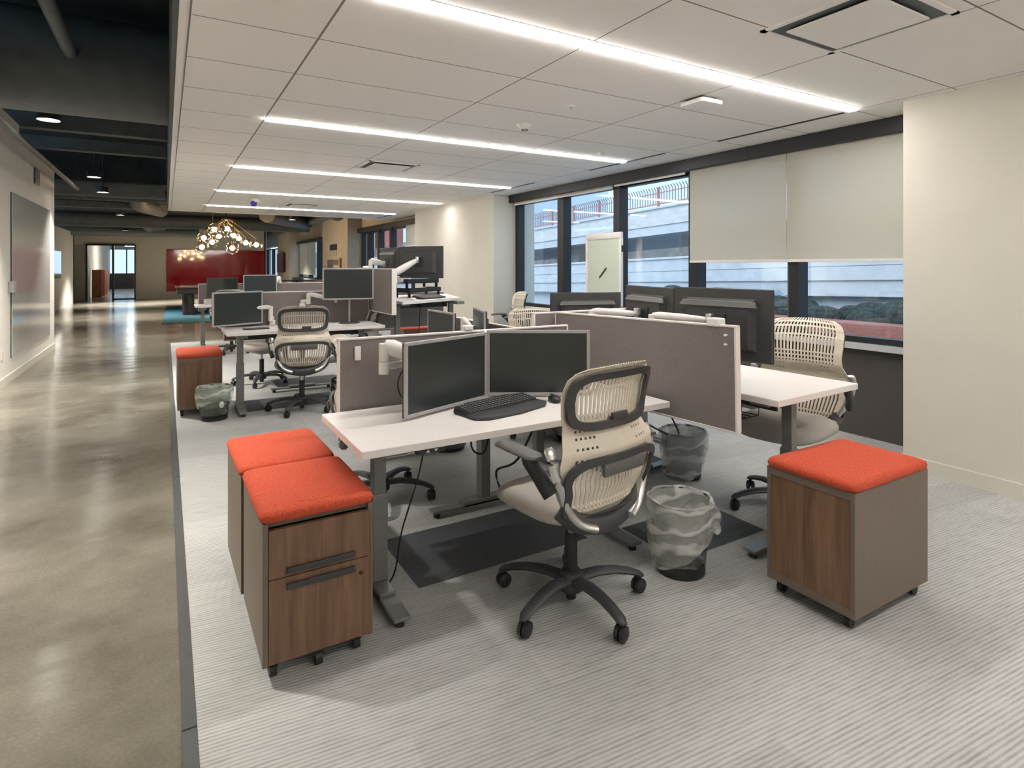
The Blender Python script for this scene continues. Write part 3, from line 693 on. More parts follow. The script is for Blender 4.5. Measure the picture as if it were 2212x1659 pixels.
# ================================================================== WORKSTATION KIT
def desk(cx, cy, L, D, H, rz, label, legs=True, poly=None, handset=None, basket=False, legx=None):
    o = thing('sit_stand_desk', label, 'desk', (cx, cy, 0.008), rz, 'white height-adjustable desks')
    h = H - 0.008
    if poly: MB().prism(poly, h - 0.032, h, .003).build('desktop', M['top'], o)
    else: MB().box(-L / 2, L / 2, -D / 2, D / 2, h - 0.032, h, .003).build('desktop', M['top'], o)
    lx = legx or (-L / 2 + 0.14, L / 2 - 0.2)
    for x in lx:
        leg = MB().box(x - .035, x + .035, -.03, .03, 0.062, 0.60 * h, .004).box(x - .029, x + .029, -.024, .024, 0.58 * h, h - .07, .003).box(x - .05, x + .05, -D * .36, D * .36, h - .07, h - .033, .003).build('leg', M['steel'], o)
        ft = MB()
        ft.hexa([(x - .035, -D * .47, 0.030), (x + .035, -D * .47, 0.030), (x + .035, D * .47, 0.030), (x - .035, D * .47, 0.030)],
                [(x - .035, -D * .47, 0.045), (x + .035, -D * .47, 0.045), (x + .035, D * .47, 0.045), (x - .035, D * .47, 0.045)], .003)
        ft.box(x - .035, x + .035, -D * .2, D * .2, 0.03, 0.062, .003)
        ft = ft.build('foot', M['steel'], o)
        for s in (-1, 1):
            MB().cyl((x, s * (D * .47 - .035), 0.0), (x, s * (D * .47 - .035), 0.030), 0.02, 0.016, 12).build('glide', M['black'], ft, smooth=50)
    MB().box(lx[0], lx[1], -.035, .035, h - .066, h - .036).box(lx[0], lx[1], .10, .115, h - .12, h - .034).build('crossbeam', M['charc'], o)
    MB().box(-.12, .16, -.02, .06, h - .11, h - .067, .004).build('motor_box', M['black'], o)
    if handset is not None:
        hs = MB().box(handset - .06, handset + .06, -D / 2 + .012, -D / 2 + .05, h - .055, h - .033, .003).build('handset', M['black'], o)
        ar = MB()
        for xx, sg in ((-.015, 1), (.02, -1)):
            x0 = handset + xx; yy = -D / 2 + .0115; zz = h - .044
            ar._new([(x0 - .009, yy, zz - .006 * sg), (x0 + .009, yy, zz - .006 * sg), (x0, yy, zz + .007 * sg)], [(0, 1, 2)])
        ar.build('arrow_marks', M['trans_arrow'], hs)
    if basket:
        bk = MB()
        for k in range(5): bk.tube([(lx[0] + .1, .12 + .05 * k, h - .16), (lx[1] - .1, .12 + .05 * k, h - .16)], .003, 6)
        for k in range(10):
            xx = lx[0] + .1 + (lx[1] - lx[0] - .2) * k / 9
            bk.tube([(xx, .10, h - .034), (xx, .12, h - .16), (xx, .32, h - .16), (xx, .34, h - .05)], .0025, 6)
        bk.build('cable_basket', M['black'], o)
    return o

def panel(x0, y0, x1, y1, z0, z1, label, tilt=0.0, wide_end=False, th=.028, clips=True):
    L = math.hypot(x1 - x0, y1 - y0); a = math.degrees(math.atan2(y1 - y0, x1 - x0))
    o = thing('desk_divider_panel', label, 'divider panel', (x0, y0, 0), a, 'grey fabric desk dividers')
    if tilt: o.rotation_euler = (0, R(tilt), R(a))
    MB().box(.008, L - .008, -th / 2 + .003, th / 2 - .003, z0 + .008, z1 - .008).build('fabric_face', M['fabric'], o)
    e = .010
    MB().box(0, L, -th / 2, th / 2, z1 - e, z1, .002).box(0, L, -th / 2, th / 2, z0, z0 + e, .002).box(0, e, -th / 2, th / 2, z0 + e, z1 - e).box(L - e, L, -th / 2, th / 2, z0 + e, z1 - e).build('edge_trim', M['frame_white'], o)
    for bx in (.12, L - .12):
        MB().box(bx - .02, bx + .02, -.085, -th / 2, z0 + .082, z0 + .092).box(bx - .02, bx + .02, -th / 2 - .006, -th / 2, z0 + .02, z0 + .082).build('desk_bracket', M['charc'], o)
    return o

def monitor(cx, cy, zb, rz, label, w=.555, h=.36, bez='bezel', ridge=False, tilt=0.0, group='flat desktop monitors'):
    o = thing('computer_monitor', label, 'monitor', (cx, cy, zb), rz, group)
    if tilt: o.rotation_euler = (R(tilt), 0, R(rz))
    b = .016
    MB().box(-w / 2, w / 2, 0.0, .012, 0, b, .002).box(-w / 2, w / 2, 0, .012, h - b, h, .002).box(-w / 2, -w / 2 + b, 0, .012, b, h - b).box(w / 2 - b, w / 2, 0, .012, b, h - b).build('bezel', M[bez], o)
    MB().box(-w / 2 + b, w / 2 - b, .003, .010, b, h - b).build('screen', M['screen'], o)
    hs = MB()
    hs.box(-w / 2, w / 2, .012, .024, 0, h, .004)
    a, c = w * .36, h * .36
    B = [(-a, .024, h / 2 - c), (a, .024, h / 2 - c), (a, .024, h / 2 + c), (-a, .024, h / 2 + c)]
    T = [(-a * .86, .052, h / 2 - c * .86), (a * .86, .052, h / 2 - c * .86), (a * .86, .052, h / 2 + c * .86), (-a * .86, .052, h / 2 + c * .86)]
    hs.hexa(B, T)
    hs = hs.build('rear_housing', M['charc'], o)
    if ridge:
        MB().hexa([(-w * .40, .045, h * .74), (w * .40, .045, h * .74), (w * .40, .062, h * .745), (-w * .40, .062, h * .745)],
                  [(-w * .37, .045, h * .83), (w * .37, .045, h * .83), (w * .37, .050, h * .82), (-w * .37, .050, h * .82)], .002).build('vent_ridge', M['armrest'], hs)
    MB().box(-.055, .055, .050, .060, h / 2 - .055, h / 2 + .055, .004).build('mounting_plate', M['black'], hs)
    return o

def arm(base, elbow, head, label, fat=1.0):
    """clamp at base, lower link to elbow, thick spring link to head"""
    bx, by, bz = base
    o = thing('monitor_arm', label, 'monitor arm', base, 0, 'white monitor arms')
    e = Vector(elbow) - Vector(base); hd = Vector(head) - Vector(base)
    MB().box(-.03, .03, -.03, .03, -.05, .012, .006).cyl((0, 0, .01), (0, 0, .05), .021).build('clamp', M['white'], o, smooth=40)
    e0 = Vector((e.x, e.y, 0.035))
    MB().tube([(0, 0, .035), tuple(e0)], [.026, .024], 12, flat=(1, .75)).cyl((e0.x, e0.y, .0), (e0.x, e0.y, .06), .026).build('lower_arm', M['white'], o, smooth=50)
    j = MB().cyl((e0.x, e0.y, .062), (e.x, e.y, max(e.z, .10) + .02), .025)
    s_ = Vector((e.x, e.y, max(e.z, .10) + .015))
    d_ = (hd - s_)
    pts = [s_, s_ + d_ * .12, s_ + d_ * .5, s_ + d_ * .88, s_ + d_]
    j.tube(pts, [r_ * fat for r_ in (.026, .040, .038, .028, .014)], 14, flat=(.8, 1))
    j.build('upper_arm', M['white'], o, smooth=50)
    MB().ball(tuple(hd), .022).box(hd.x - .018, hd.x + .018, hd.y - .018, hd.y + .018, hd.z - .035, hd.z + .035, .006).build('head_joint', M['silver'], o, smooth=50)
    return o

def cable(pts, r, label):
    o = MB().tube(arc(pts, 6), r, 6).build('power_cable', M['cable'], smooth=60)
    return tag(o, label, 'cable', 'black cables at the desks')

# ------------------------------------------------------------------ task chair
def back_y(z):
    pr = [(0.42, -.175), (.50, -.215), (.60, -.248), (.68, -.268), (.72, -.270), (.81, -.228), (.86, -.224), (.93, -.232), (1.0, -.254), (1.03, -.270), (1.065, -.300)]
    if z <= pr[0][0]: return pr[0][1]
    for (a, b), (c, d) in zip(pr[:-1], pr[1:]):
        if z <= c:
            t = (z - a) / (c - a); t = t * t * (3 - 2 * t)
            return b + (d - b) * t
    return pr[-1][1]
def back_w(z):
    pr = [(.44, .13), (.47, .195), (.52, .235), (.60, .262), (.69, .270), (.73, .262), (.79, .236), (.83, .230), (.92, .240), (.99, .241), (1.02, .232), (1.045, .212), (1.062, .17)]
    if z <= pr[0][0]: return pr[0][1]
    for (a, b), (c, d) in zip(pr[:-1], pr[1:]):
        if z <= c:
            t = (z - a) / (c - a)
            return b + (d - b) * t
    return pr[-1][1]
def back_pt(x, z, off=0.0):
    return (x, back_y(z) + 0.75 * x * x + off, z)

def make_chair():
    o = thing('task_chair', '', 'office chair')
    # five-star base
    sb = MB(); cz = .085
    sb.lathe([(0.03, .055), (.052, .06), (.058, .10), (.045, .135), (.03, .14)], seg=20, cap0=True, cap1=True)
    for k in range(5):
        a = 2 * math.pi * k / 5 + math.pi / 2
        ca, sa = math.cos(a), math.sin(a)
        pts = [(ca * r, sa * r, z) for r, z in ((.03, .105), (.12, .118), (.20, .115), (.27, .100), (.315, .083), (.335, .074))]
        sb.tube(pts, [.034, .031, .028, .026, .024, .012], 10, flat=(1.0, .55))
    star = sb.build('star_base', M['charc'], o, smooth=45)
    for k in range(5):
        a = 2 * math.pi * k / 5 + math.pi / 2
        x, y = math.cos(a) * .315, math.sin(a) * .315
        tw = a + (0.9, -0.6, 1.7, 0.4, -1.2)[k]
        dx, dy = math.cos(tw), math.sin(tw)
        m = MB()
        for s in (-1, 1):
            c0 = (x + dx * s * .004, y + dy * s * .004, .034); c1 = (x + dx * s * .026, y + dy * s * .026, .034)
            m.tube([c0, ((c0[0] * .3 + c1[0] * .7), (c0[1] * .3 + c1[1] * .7), .034), c1], [.031, .030, .017], 16)
        m.cyl((x, y, .03), (x, y, .078), .009)
        m.build('caster', M['black'], star, smooth=50)
    MB().cyl((0, 0, .05), (0, 0, .30), .027).cyl((0, 0, .02), (0, 0, .055), .022).build('column', M['black'], o, smooth=50)
    MB().cyl((0, 0, .30), (0, 0, .40), .015).build('gas_piston', M['silver'], o, smooth=50)
    # mechanism under the seat reaching back to the yoke
    me = MB()
    me.hexa([(-.07, -.13, .365), (.07, -.13, .365), (.07, .12, .375), (-.07, .12, .375)], [(-.13, -.18, .42), (.13, -.18, .42), (.12, .16, .42), (-.12, .16, .42)], .012)
    me.tube(arc([(-.215, -.16, .50), (-.17, -.195, .455), (-.08, -.205, .425), (0, -.21, .415), (.08, -.205, .425), (.17, -.195, .455), (.215, -.16, .50)], 4), .030, 10, flat=(1.0, 1.3))
    me.build('tilt_mechanism', M['charc'], o, smooth=45)
    # seat cushion
    sm = MB(); N = 28; rings = []
    for zc, s in ((.425, .80), (.43, .93), (.447, 1.0), (.468, 1.0), (.486, .965), (.496, .85), (.498, .55), (.497, .2)):
        ring = []
        for k in range(N):
            a = 2 * math.pi * k / N
            e = 2.0 / 3.6
            x = math.copysign(abs(math.cos(a)) ** e, math.cos(a)) * .255 * s
            yv = math.copysign(abs(math.sin(a)) ** e, math.sin(a)) * .245 * s + .045
            drop = -.035 * max(0, (yv - .16) / .13) ** 2
            ring.append(sm.bm.verts.new((x, yv, zc + drop)))
        rings.append(ring)
    for i in range(len(rings) - 1):
        for k in range(N): sm.bm.faces.new((rings[i][k], rings[i][(k + 1) % N], rings[i + 1][(k + 1) % N], rings[i + 1][k]))
    sm.bm.faces.new(list(reversed(rings[0]))); sm.bm.faces.new(rings[-1])
    sm.build('seat', M['seat'], o, smooth=60)
    # cream elastomer back with rows of slots
    nb = MB(); NX = 47; NZ = 72; z0, z1 = .455, 1.062
    vg = [[None] * (NX + 1) for _ in range(NZ + 1)]
    for j in range(NZ + 1):
        z = z0 + (z1 - z0) * j / NZ; wd = back_w(z)
        for i in range(NX + 1):
            u = -1 + 2 * i / NX
            vg[j][i] = nb.bm.verts.new(back_pt(u * wd, z - .012 * u * u * (1 if z > .95 else 0)))
    for j in range(NZ):
        zz = z0 + (z1 - z0) * (j + .5) / NZ
        for i in range(NX):
            low_, up_ = zz < .715, zz > .80
            edge_ = (zz < .52 or .665 < zz) if low_ else (zz > .995 or zz < .87)
            hole = (i % 2 == 1) and 5 <= i <= NX - 6 and (j % (3 if edge_ else 60) != 0) and 2 < j < NZ
            if .715 < zz < .80 and hole: hole = (j % 4 == 2) and (i < 14 or i > NX - 14)
            if not hole: nb.bm.faces.new((vg[j][i], vg[j][i + 1], vg[j + 1][i + 1], vg[j + 1][i]))
    bn = nb.build('back_net', M['net'], o)
    md = bn.modifiers.new('thickness', 'SOLIDIFY'); md.thickness = .005; md.offset = 1
    # black rear frame: two loops
    bf = MB()
    def loop(zc, hz, wid, fn, exp=3.2, off=-.013, inset=.004):
        n = 56; prev = None; first = None
        for k in range(n + 1):
            a = 2 * math.pi * k / n
            ca, sa = math.cos(a), math.sin(a); e = 2 / exp
            sx_ = math.copysign(abs(ca) ** e, ca); sz_ = math.copysign(abs(sa) ** e, sa)
            zo = zc + hz * sz_; zi = zc + (hz - wid) * sz_
            wo = fn(zo) - inset; xo = sx_ * wo; xi = sx_ * (fn(zi) - inset - wid)
            q = []
            for (x, z) in ((xo, zo), (xi, zi)):
                for of in (off, off - .016):
                    q.append(bf.bm.verts.new(back_pt(x, z, of)))
            if prev:
                A, B = prev, q
                for i0, i1 in ((0, 1), (1, 3), (3, 2), (2, 0)):
                    bf.bm.faces.new((A[i0], A[i1], B[i1], B[i0]))
            prev = q
    loop(.922, .115, .030, lambda z: min(back_w(min(max(z, .86), .99)), .240), 4.6)
    loop(.580, .136, .027, lambda z: min(back_w(min(max(z, .56), .70)), .266), 4.4)
    bf.box(-.02, .07, back_y(.845) - .030, back_y(.845) - .014, .825, .862, .004)
    bf.build('back_frame', M['charc'], o, smooth=40)
    # lumbar pad
    MB().box(-.12, .12, back_y(.67) - .036, back_y(.67) - .014, .640, .692, .010).build('lumbar_pad', M['armrest'], o, smooth=40)
    # silver spine bars
    for s in (-1, 1):
        pts = arc([(s * .10, -.235, .425), (s * .17, -.215, .455), (s * .225, -.195, .53), (s * .262, -.20, .62), (s * .283, -.19, .70), (s * .285, -.165, .755)], 4)
        bar = MB().tube(pts, [.020] * (len(pts) - 1) + [.014], 10, flat=(1.25, .8)).build('spine_bar', M['silver'], o, smooth=50)
    for s in (-1, 1):
        pts = arc([(s * .275, -.17, .575), (s * .293, -.12, .64), (s * .30, -.05, .70)], 4)
        ar = MB().tube(pts, [.026] * (len(pts) - 1) + [.020], 10, flat=(.8, 1.3)).build('armrest', M['black'], o, smooth=50)
        pad = MB()
        pp = arc([(s * .293, -.12, .705), (s * .298, -.03, .712), (s * .292, .06, .712), (s * .27, .135, .703)], 3)
        nn = len(pp); pad.tube(pp, [.020] + [.042] * (nn - 2) + [.022], 12, flat=(1, .36))
        pad.build('arm_pad', M['armrest'], ar, smooth=50)
    return o
CH = make_chair()
chairs = []
def put_chair(x, y, face, label, dz=0.0, base_rot=0.0, first=False):
    """face: compass angle of the sitter's gaze, 0 = +y, positive to the right"""
    c_ = CH if first else copy_tree(CH)
    c_.location = (x, y, 0.008); c_.rotation_euler = (0, 0, R(-face)); c_['label'] = label; c_['group'] = 'cream net-backed task chairs'
    for ch in c_.children:
        nm = ch.name.split('.')[0]
        if nm in ('star_base',): ch.rotation_euler = (0, 0, R(base_rot + face))
        elif nm == 'column': pass
        elif nm == 'gas_piston': ch.scale = (1, 1, 1)
        else: ch.location = (0, 0, dz)
        if nm == 'gas_piston': ch.location = (0, 0, dz)
    return c_
put_chair(1.50, 2.03, -8.4, 'nearest cream net-backed task chair seen from behind at the front white desk', 0.0, -35, first=True)
put_chair(3.17, 2.14, -102, 'cream task chair facing the desk beside the right wall, slotted front of its back showing', 0.055, -12)
put_chair(1.15, 3.53, 115, 'task chair mostly hidden behind the front divider, its star base showing under the desk', -0.05, 20)
put_chair(1.18, 6.12, 7, 'cream task chair seen squarely from behind at the second row desk', 0.0, 0)
put_chair(1.02, 7.75, 165, 'task chair under the second row desk, beyond its leg and seen through the gap', 0.0, 15)
put_chair(0.95, 10.75, 10, 'farthest task chair, mostly hidden behind the left silver monitor', 0.0, 10)
put_chair(2.80, 4.25, 200, 'task chair whose rounded slotted corner peeks past the short crossing divider', 0.0, 30)
put_chair(4.35, 7.5, -80, 'task chair seen in thin side profile against the pale blue pier', 0.0, 10)
put_chair(1.95, 6.95, -60, 'task chair behind the second row desk, right of the chair seen squarely from behind', -0.1, 40)

# ------------------------------------------------------------------ mobile pedestals
def pedestal(cx, cy, rz, label, inset=False, W=.385, Dp=.555, H=.60, dz=.008):
    """front faces local -y; inset=True builds the plain framed rear instead"""
    o = thing('mobile_pedestal', label, 'pedestal', (cx, cy, dz), rz, 'walnut pedestals with orange cushions')
    a, b = W / 2, Dp / 2
    zb, zt = .062, H - .045
    if not inset:
        MB().box(-a, -a + .018, -b, b, zb, zt).box(a - .018, a, -b, b, zb, zt).box(-a + .018, a - .018, -b + .02, b - .02, zt - .02, zt - .0005).box(-a + .018, a - .018, -b + .02, b - .02, zb + .0005, zb + .02).box(-a + .018, a - .018, b - .02, b - .0005, zb + .0005, zt - .0005).build('cabinet_body', M['lam'], o)
        zf = [zb + .002, zb + .27, zt - .035]
        zm = zb + (zt - zb) * .60
        for z0, z1 in ((zb + .004, zm - .0015), (zm + .0015, zt - .026)):
            dr = MB().box(-a + .02, a - .006, -b - .001, -b + .019, z0, z1, .0015).build('drawer', M['wood'], o)
            zh = z1 - .03 if z0 < zm - .1 else z0 + .022
            MB().box(-.115, .125, -b - .014, -b - .001, zh - .010, zh + .010, .003).build('handle', M['charc'], dr)
        MB().cyl((a - .045, -b - .003, zm - .055), (a - .045, -b, zm - .055), .008).build('lock', M['brass'], o)
    else:
        MB().box(-a, -a + .016, -b, b, zb, zt).box(a - .016, a, -b, b, zb, zt).box(-a + .016, a - .016, -b + .0005, b - .0005, zt - .032, zt - .0005).box(-a + .016, a - .016, -b + .0005, b - .0005, zb + .0005, zb + .036).build('cabinet_body', M['lam'], o)
        MB().box(-a + .016, a - .016, -b + .004, -b + .02, zb + .036, zt - .032).build('rear_panel', M['wood'], o)
    cu = MB()
    N = 40; rings = []
    for z, s in ((0, .0), (.004, 0.006), (.018, .010), (.032, .005), (.040, -.012), (.0445, -.05), (.046, -.12)):
        ring = []
        for k in range(N):
            t = 2 * math.pi * k / N; e = 2 / 15.0
            x = math.copysign(abs(math.cos(t)) ** e, math.cos(t)) * (a + s)
            y = math.copysign(abs(math.sin(t)) ** e, math.sin(t)) * (b + s)
            ring.append(cu.bm.verts.new((x, y, zt + z)))
        rings.append(ring)
    for i in range(len(rings) - 1):
        for k in range(N): cu.bm.faces.new((rings[i][k], rings[i][(k + 1) % N], rings[i + 1][(k + 1) % N], rings[i + 1][k]))
    cu.bm.faces.new(list(reversed(rings[0]))); cu.bm.faces.new(rings[-1])
    cu.build('seat_cushion', M['felt'], o, smooth=60)
    spots = [(-a + .04, -b + .05), (a - .05, -b + .05), (-a + .04, b - .05), (a - .04, b - .05)] + ([(0.0, -b + .03)] if not inset else [])
    for (x, y) in spots:
        MB().tube([(x - .012, y, .024), (x + .012, y, .024)], .024, 14).box(x - .018, x + .018, y - .014, y + .014, .035, .064, .003).build('caster', M['black'], o, smooth=45)
    return o
pedestal(0.476, 2.41, 0.5, 'nearer of two orange-topped pedestals side by side, walnut drawers and dark handle showing', Dp=.51)
pedestal(0.462, 2.945, 1.0, 'orange-topped pedestal directly behind the nearest walnut one', Dp=.50)
pedestal(2.59, 1.465, -90, 'orange-topped walnut pedestal standing alone in front of the right wall', inset=True, Dp=.57)
pedestal(0.292, 6.71, 0, 'orange-topped pedestal in the second row behind the small bin', inset=True, Dp=.58, W=.385)
pedestal(3.0, 7.9, 0, 'orange-red pedestal far back under the raised desk', inset=True)
pedestal(2.95, 3.95, 10, 'dark pedestal in shadow under the crossing divider', inset=True, H=.56)
bpy.data.objects['mobile_pedestal.005']['label'] = 'pedestal in shadow behind the wastebasket and the big divider'

# ------------------------------------------------------------------ wastebaskets
def basket(x, y, r0, r1, h, liner, label, knot=0.0, low=.30):
    o = thing('wastebasket', label, 'wastebasket', (x, y, .008), 0, 'black wire wastebaskets with liners')
    MB().lathe([(r0 * .98, .004), (r0, .006), (r0 + (r1 - r0) * .5, h * .5), (r1, h)], seg=40).build('mesh_wall', M['wire'], o, smooth=60)
    MB().lathe([(.001, .003), (r0, .003), (r0 + .002, .0), (r0 + .003, .022), (r0 - .002, .024)], seg=40).build('base_ring', M['black'], o, smooth=50)
    MB().tube([(r1 * math.cos(t), r1 * math.sin(t), h) for t in [2 * math.pi * k / 40 for k in range(41)]], .005, 8, cap=False).build('rim', M['black'], o, smooth=60)
    rnd = random.Random(int(x * 100))
    ph = [rnd.uniform(0, 6.28) for _ in range(6)]
    def jit(a, j):
        return .0035 * math.sin(7 * a + ph[0] + j * .35) + .002 * math.sin(13 * a + ph[1] - j * .4)
    pr = []
    n = 16
    for k in range(n + 1):
        t = k / n; z = h * (low + (1 - low) * t)
        rr = r0 + (r1 - r0) * z / h + .010 + .012 * math.sin(math.pi * t)
        pr.append((rr, z))
    pr += [(r1 + .006, h + .010), (r1 - .006, h + .008)]
    for k in range(1, 12):
        t = k / 11; z = h - t * (h - .05)
        pr.append((r0 + (r1 - r0) * z / h - .012 - .006 * math.sin(3 * t), z))
    lb = MB()
    def jit2(a, j):
        q = jit(a, j)
        if j <= n:
            t = j / n
            b_ = max(0, math.cos(a - knot)) ** 6
            q += .040 * b_ * math.sin(math.pi * min(1, t * 1.1)) * (1 if t > .0 else 0)
        else: q *= 1.6
        return q
    lb.lathe(pr, seg=72, jit=jit2)
    # slant the hem so the liner hangs lower on one side
    for v in lb.bm.verts:
        rad = math.hypot(v.co.x, v.co.y); a = math.atan2(v.co.y, v.co.x)
        if rad > r0 + (r1 - r0) * v.co.z / h:
            f_ = max(0, 1 - (v.co.z - h * low) / (h * (1 - low)))
            v.co.z += f_ * h * .22 * math.cos(a - knot)
    lb.build('liner', liner, o, smooth=60)
    if knot is not None:
        MB().ball(((r1 * .93 + .045) * math.cos(knot), (r1 * .93 + .045) * math.sin(knot), h * .55), .022, sc_=(1, 1, 1.4)).build('liner_knot', liner, o, smooth=60)
    return o
basket(2.11, 1.985, .112, .146, .335, M['bag'], 'nearest black mesh wastebasket with a twisted clear liner, right of the front chair', knot=R(-25))
basket(3.07, 2.86, .115, .152, .31, M['bag2'], 'wastebasket with a bluish liner and a cable in it, beneath the big divider', knot=R(20), low=.2)
basket(0.40, 6.18, .112, .148, .30, M['bagg'], 'wastebasket with a green-knotted liner in front of the second row pedestal', knot=R(-75), low=.40)

# ------------------------------------------------------------------ anti-fatigue mats
def fmat(x0, x1, y0, y1, label):
    bvl = .045
    o = MB().hexa([(x0, y0, .008), (x1, y0, .008), (x1, y1, .008), (x0, y1, .008)], [(x0 + bvl, y0 + bvl, .026), (x1 - bvl, y0 + bvl, .026), (x1 - bvl, y1 - bvl, .026), (x0 + bvl, y1 - bvl, .026)]).build('standing_mat', M['blackmat'])
    tag(o, label, 'floor mat', 'black standing mats')
fmat(.975, 1.93, 2.46, 2.99, 'largest black standing mat under the front white desk')
fmat(2.16, 2.82, 2.04, 2.46, 'black standing mat behind the nearest wastebasket')
fmat(2.40, 3.20, 3.05, 3.55, 'black standing mat left of the bluish-lined wastebasket')
fmat(.68, 1.62, 6.30, 6.80, 'black standing mat under the second row desk')
fmat(1.15, 1.95, 7.35, 7.85, 'black standing mat farther back beyond the second row desk')

# ================================================================== FRONT GROUP
desk(1.45, 2.525, 1.62, .66, .745, 0, 'nearest white desk with the keyboard and two silver monitors', handset=-.52, legx=(-.64, .60))
panel(.722, 2.885, 2.10, 2.885, .60, 1.096, 'divider behind the nearest desk, with a white clip at its left')
A1 = monitor(1.195, 2.615, .757, 20.7, 'left silver monitor standing low on the nearest desk', w=.56, h=.345)
monitor(1.725, 2.63, .755, -30.8, 'right silver monitor on the nearest desk, behind the keyboard', w=.555, h=.35)
arm((1.34, 2.85, .935), (.90, 2.715, 1.06), (1.175, 2.668, .95), 'white arm folded behind the left monitor of the nearest desk')
arm((1.62, 2.86, .96), (1.50, 2.84, 1.05), (1.755, 2.685, .93), 'white arm behind the right monitor of the nearest desk')
tag(MB().box(.80, .832, 2.862, 2.8705, .985, 1.055, .004).build('panel_clip', M['white']), 'small white clip on the left end of the front divider', 'clip')
tag(MB().box(1.40, 1.455, 2.868, 2.905, 1.097, 1.125, .006).build('rail_clip', M['white']), 'small white block on top of the front divider between the monitors', 'clip')
# keyboard
o = thing('keyboard', 'black ergonomic keyboard with palm rest on the nearest desk', 'keyboard', (1.43, 2.50, .745), 14)
kb = MB()
pts = [(-.24, -.075), (-.19, -.115), (0, -.135), (.19, -.115), (.24, -.075), (.235, .06), (.17, .105), (0, .118), (-.17, .105), (-.235, .06)]
kb.hexa([(-.235, -.02, .004), (.235, -.02, .004), (.235, .10, .004), (-.235, .10, .004)], [(-.23, -.02, .020), (.23, -.02, .020), (.225, .10, .034), (-.225, .10, .034)], .006)
kb.build('case', M['black'], o, smooth=40)
MB().prism(pts[:5] + [(.24, -.01), (0, -.03), (-.24, -.01)], .003, .016, .004).build('palm_rest', M['charc'], o, smooth=40)
MB().prism([(.17, .10), (.14, .125), (-.14, .125), (-.17, .10)], .010, .034, .004).build('media_bar', M['black'], o)
ks = MB()
for r in range(5):
    nk = 20; yy = -.008 + r * .021
    for k in range(nk):
        xx = -.212 + k * .0224
        z = .0205 + r * .0030
        ks.box(xx - .0092, xx + .0092, yy - .0085, yy + .0085, z - .004, z + .0065, .0012, 1)
ks.build('keys', M['charc'], o)
kk = MB()
for r in range(5):
    for k in range(0, 20):
        xx = -.212 + k * .0224; yy = -.008 + r * .021; z = .0275 + r * .0030
        kk.box(xx - .003, xx + .001, yy - .001, yy + .004, z, z + .0003)
kk.build('key_legends', M['trans_arrow'], o)
o = thing('computer_mouse', 'small black mouse at the right of the black keyboard', 'mouse', (1.74, 2.50, .745), -10)
MB().ball((0, 0, .014), .05, sc_=(.62, 1.0, .42)).build('shell', M['black'], o, smooth=70)
MB().box(-.004, .004, .015, .035, .030, .036, .001).build('scroll_wheel', M['charc'], o)
cable([(1.10, 2.66, .93), (1.02, 2.72, .96), (.985, 2.76, .88), (1.02, 2.78, .79), (1.12, 2.74, .757)], .004, 'black cable looping left behind the left monitor on the nearest desk')
cable([(1.14, 2.67, .92), (1.06, 2.73, .90), (1.05, 2.76, .82), (1.13, 2.74, .76)], .004, 'second shorter black cable loop behind the left monitor on the nearest desk')
cable([(1.0, 2.44, .68), (.97, 2.46, .50), (.90, 2.47, .28), (.88, 2.50, .10), (.86, 2.55, .012)], .004, 'thin black cord hanging to the floor beside the desk leg over the mat')
cable([(1.42, 2.78, .70), (1.46, 2.9, .45), (1.60, 3.0, .38), (1.69, 3.10, .60), (1.66, 3.12, .72)], .0055, 'drooping black cable between the front desk and the leg behind it')
cable([(1.86, 2.75, .70), (1.74, 2.86, .35), (1.70, 3.05, .22), (1.74, 2.95, .05), (1.90, 2.98, .032)], .007, 'thick black cable bundle running down beside the rear desk leg')
# bench behind the front divider
desk(1.645, 3.70, 1.46, .72, .745, 90, 'white desk turned sideways behind the front divider, only its legs showing')
panel(2.20, 3.32, 2.19, 5.25, .52, 1.005, 'low divider running away between the sideways desk and the crossing divider')
monitor(2.045, 3.95, .785, -107.6, 'narrow edge-on silver monitor standing at the low divider', w=.50, h=.34)
monitor(2.05, 4.68, .72, -90, 'silver monitor with a taupe reflection, left of the edge-on monitor', w=.56, h=.34)
arm((2.165, 4.42, .90), (2.13, 4.38, .96), (2.085, 4.10, .95), 'small white arm between the edge-on monitor and the one left of it', .55)
o = thing('footstool', 'low round grey footstool under the sideways desk', 'footstool', (1.93, 4.25, .008))
MB().lathe([(.001, .13), (.11, .13), (.14, .11), (.145, .04), (.14, .03)], seg=28, cap1=False).build('cushion', M['armrest'], o, smooth=50)
MB().lathe([(.13, .0), (.135, .03), (.001, .03)], seg=28, cap0=True).build('base', M['black'], o, smooth=50)

# right-hand desk beside the big divider
desk(2.795, 2.46, 1.46, .74, .82, 93, 'white desk at the right, beside the big divider and the slotted chair', basket=True, legx=(-.56, .56), handset=None)
panel(2.335, 1.815, 2.275, 3.22, .655, 1.168, 'big taupe divider in the middle of the front group', tilt=1.0, th=.032)
monitor(2.545, 2.10, .965, 97.0, 'large black-backed monitor right of the big divider, nearest', w=.575, h=.368, bez='black', ridge=True)
monitor(2.60, 2.685, .965, 77.0, 'black-backed monitor left of the nearest black-backed one', w=.56, h=.36, bez='black', ridge=True)
arm((2.375, 2.66, 1.055), (2.385, 2.45, 1.15), (2.475, 2.12, 1.165), 'white arm over the big divider reaching the nearest black-backed monitor', .6)
arm((2.345, 3.14, 1.045), (2.36, 2.97, 1.14), (2.52, 2.72, 1.155), 'white arm over the big divider reaching the farther black-backed monitor', .6)
tag(MB().box(2.30, 2.365, 1.93, 1.995, 1.155, 1.195, .006).build('rail_clip', M['white']), 'white block on top of the near end of the big divider', 'clip')
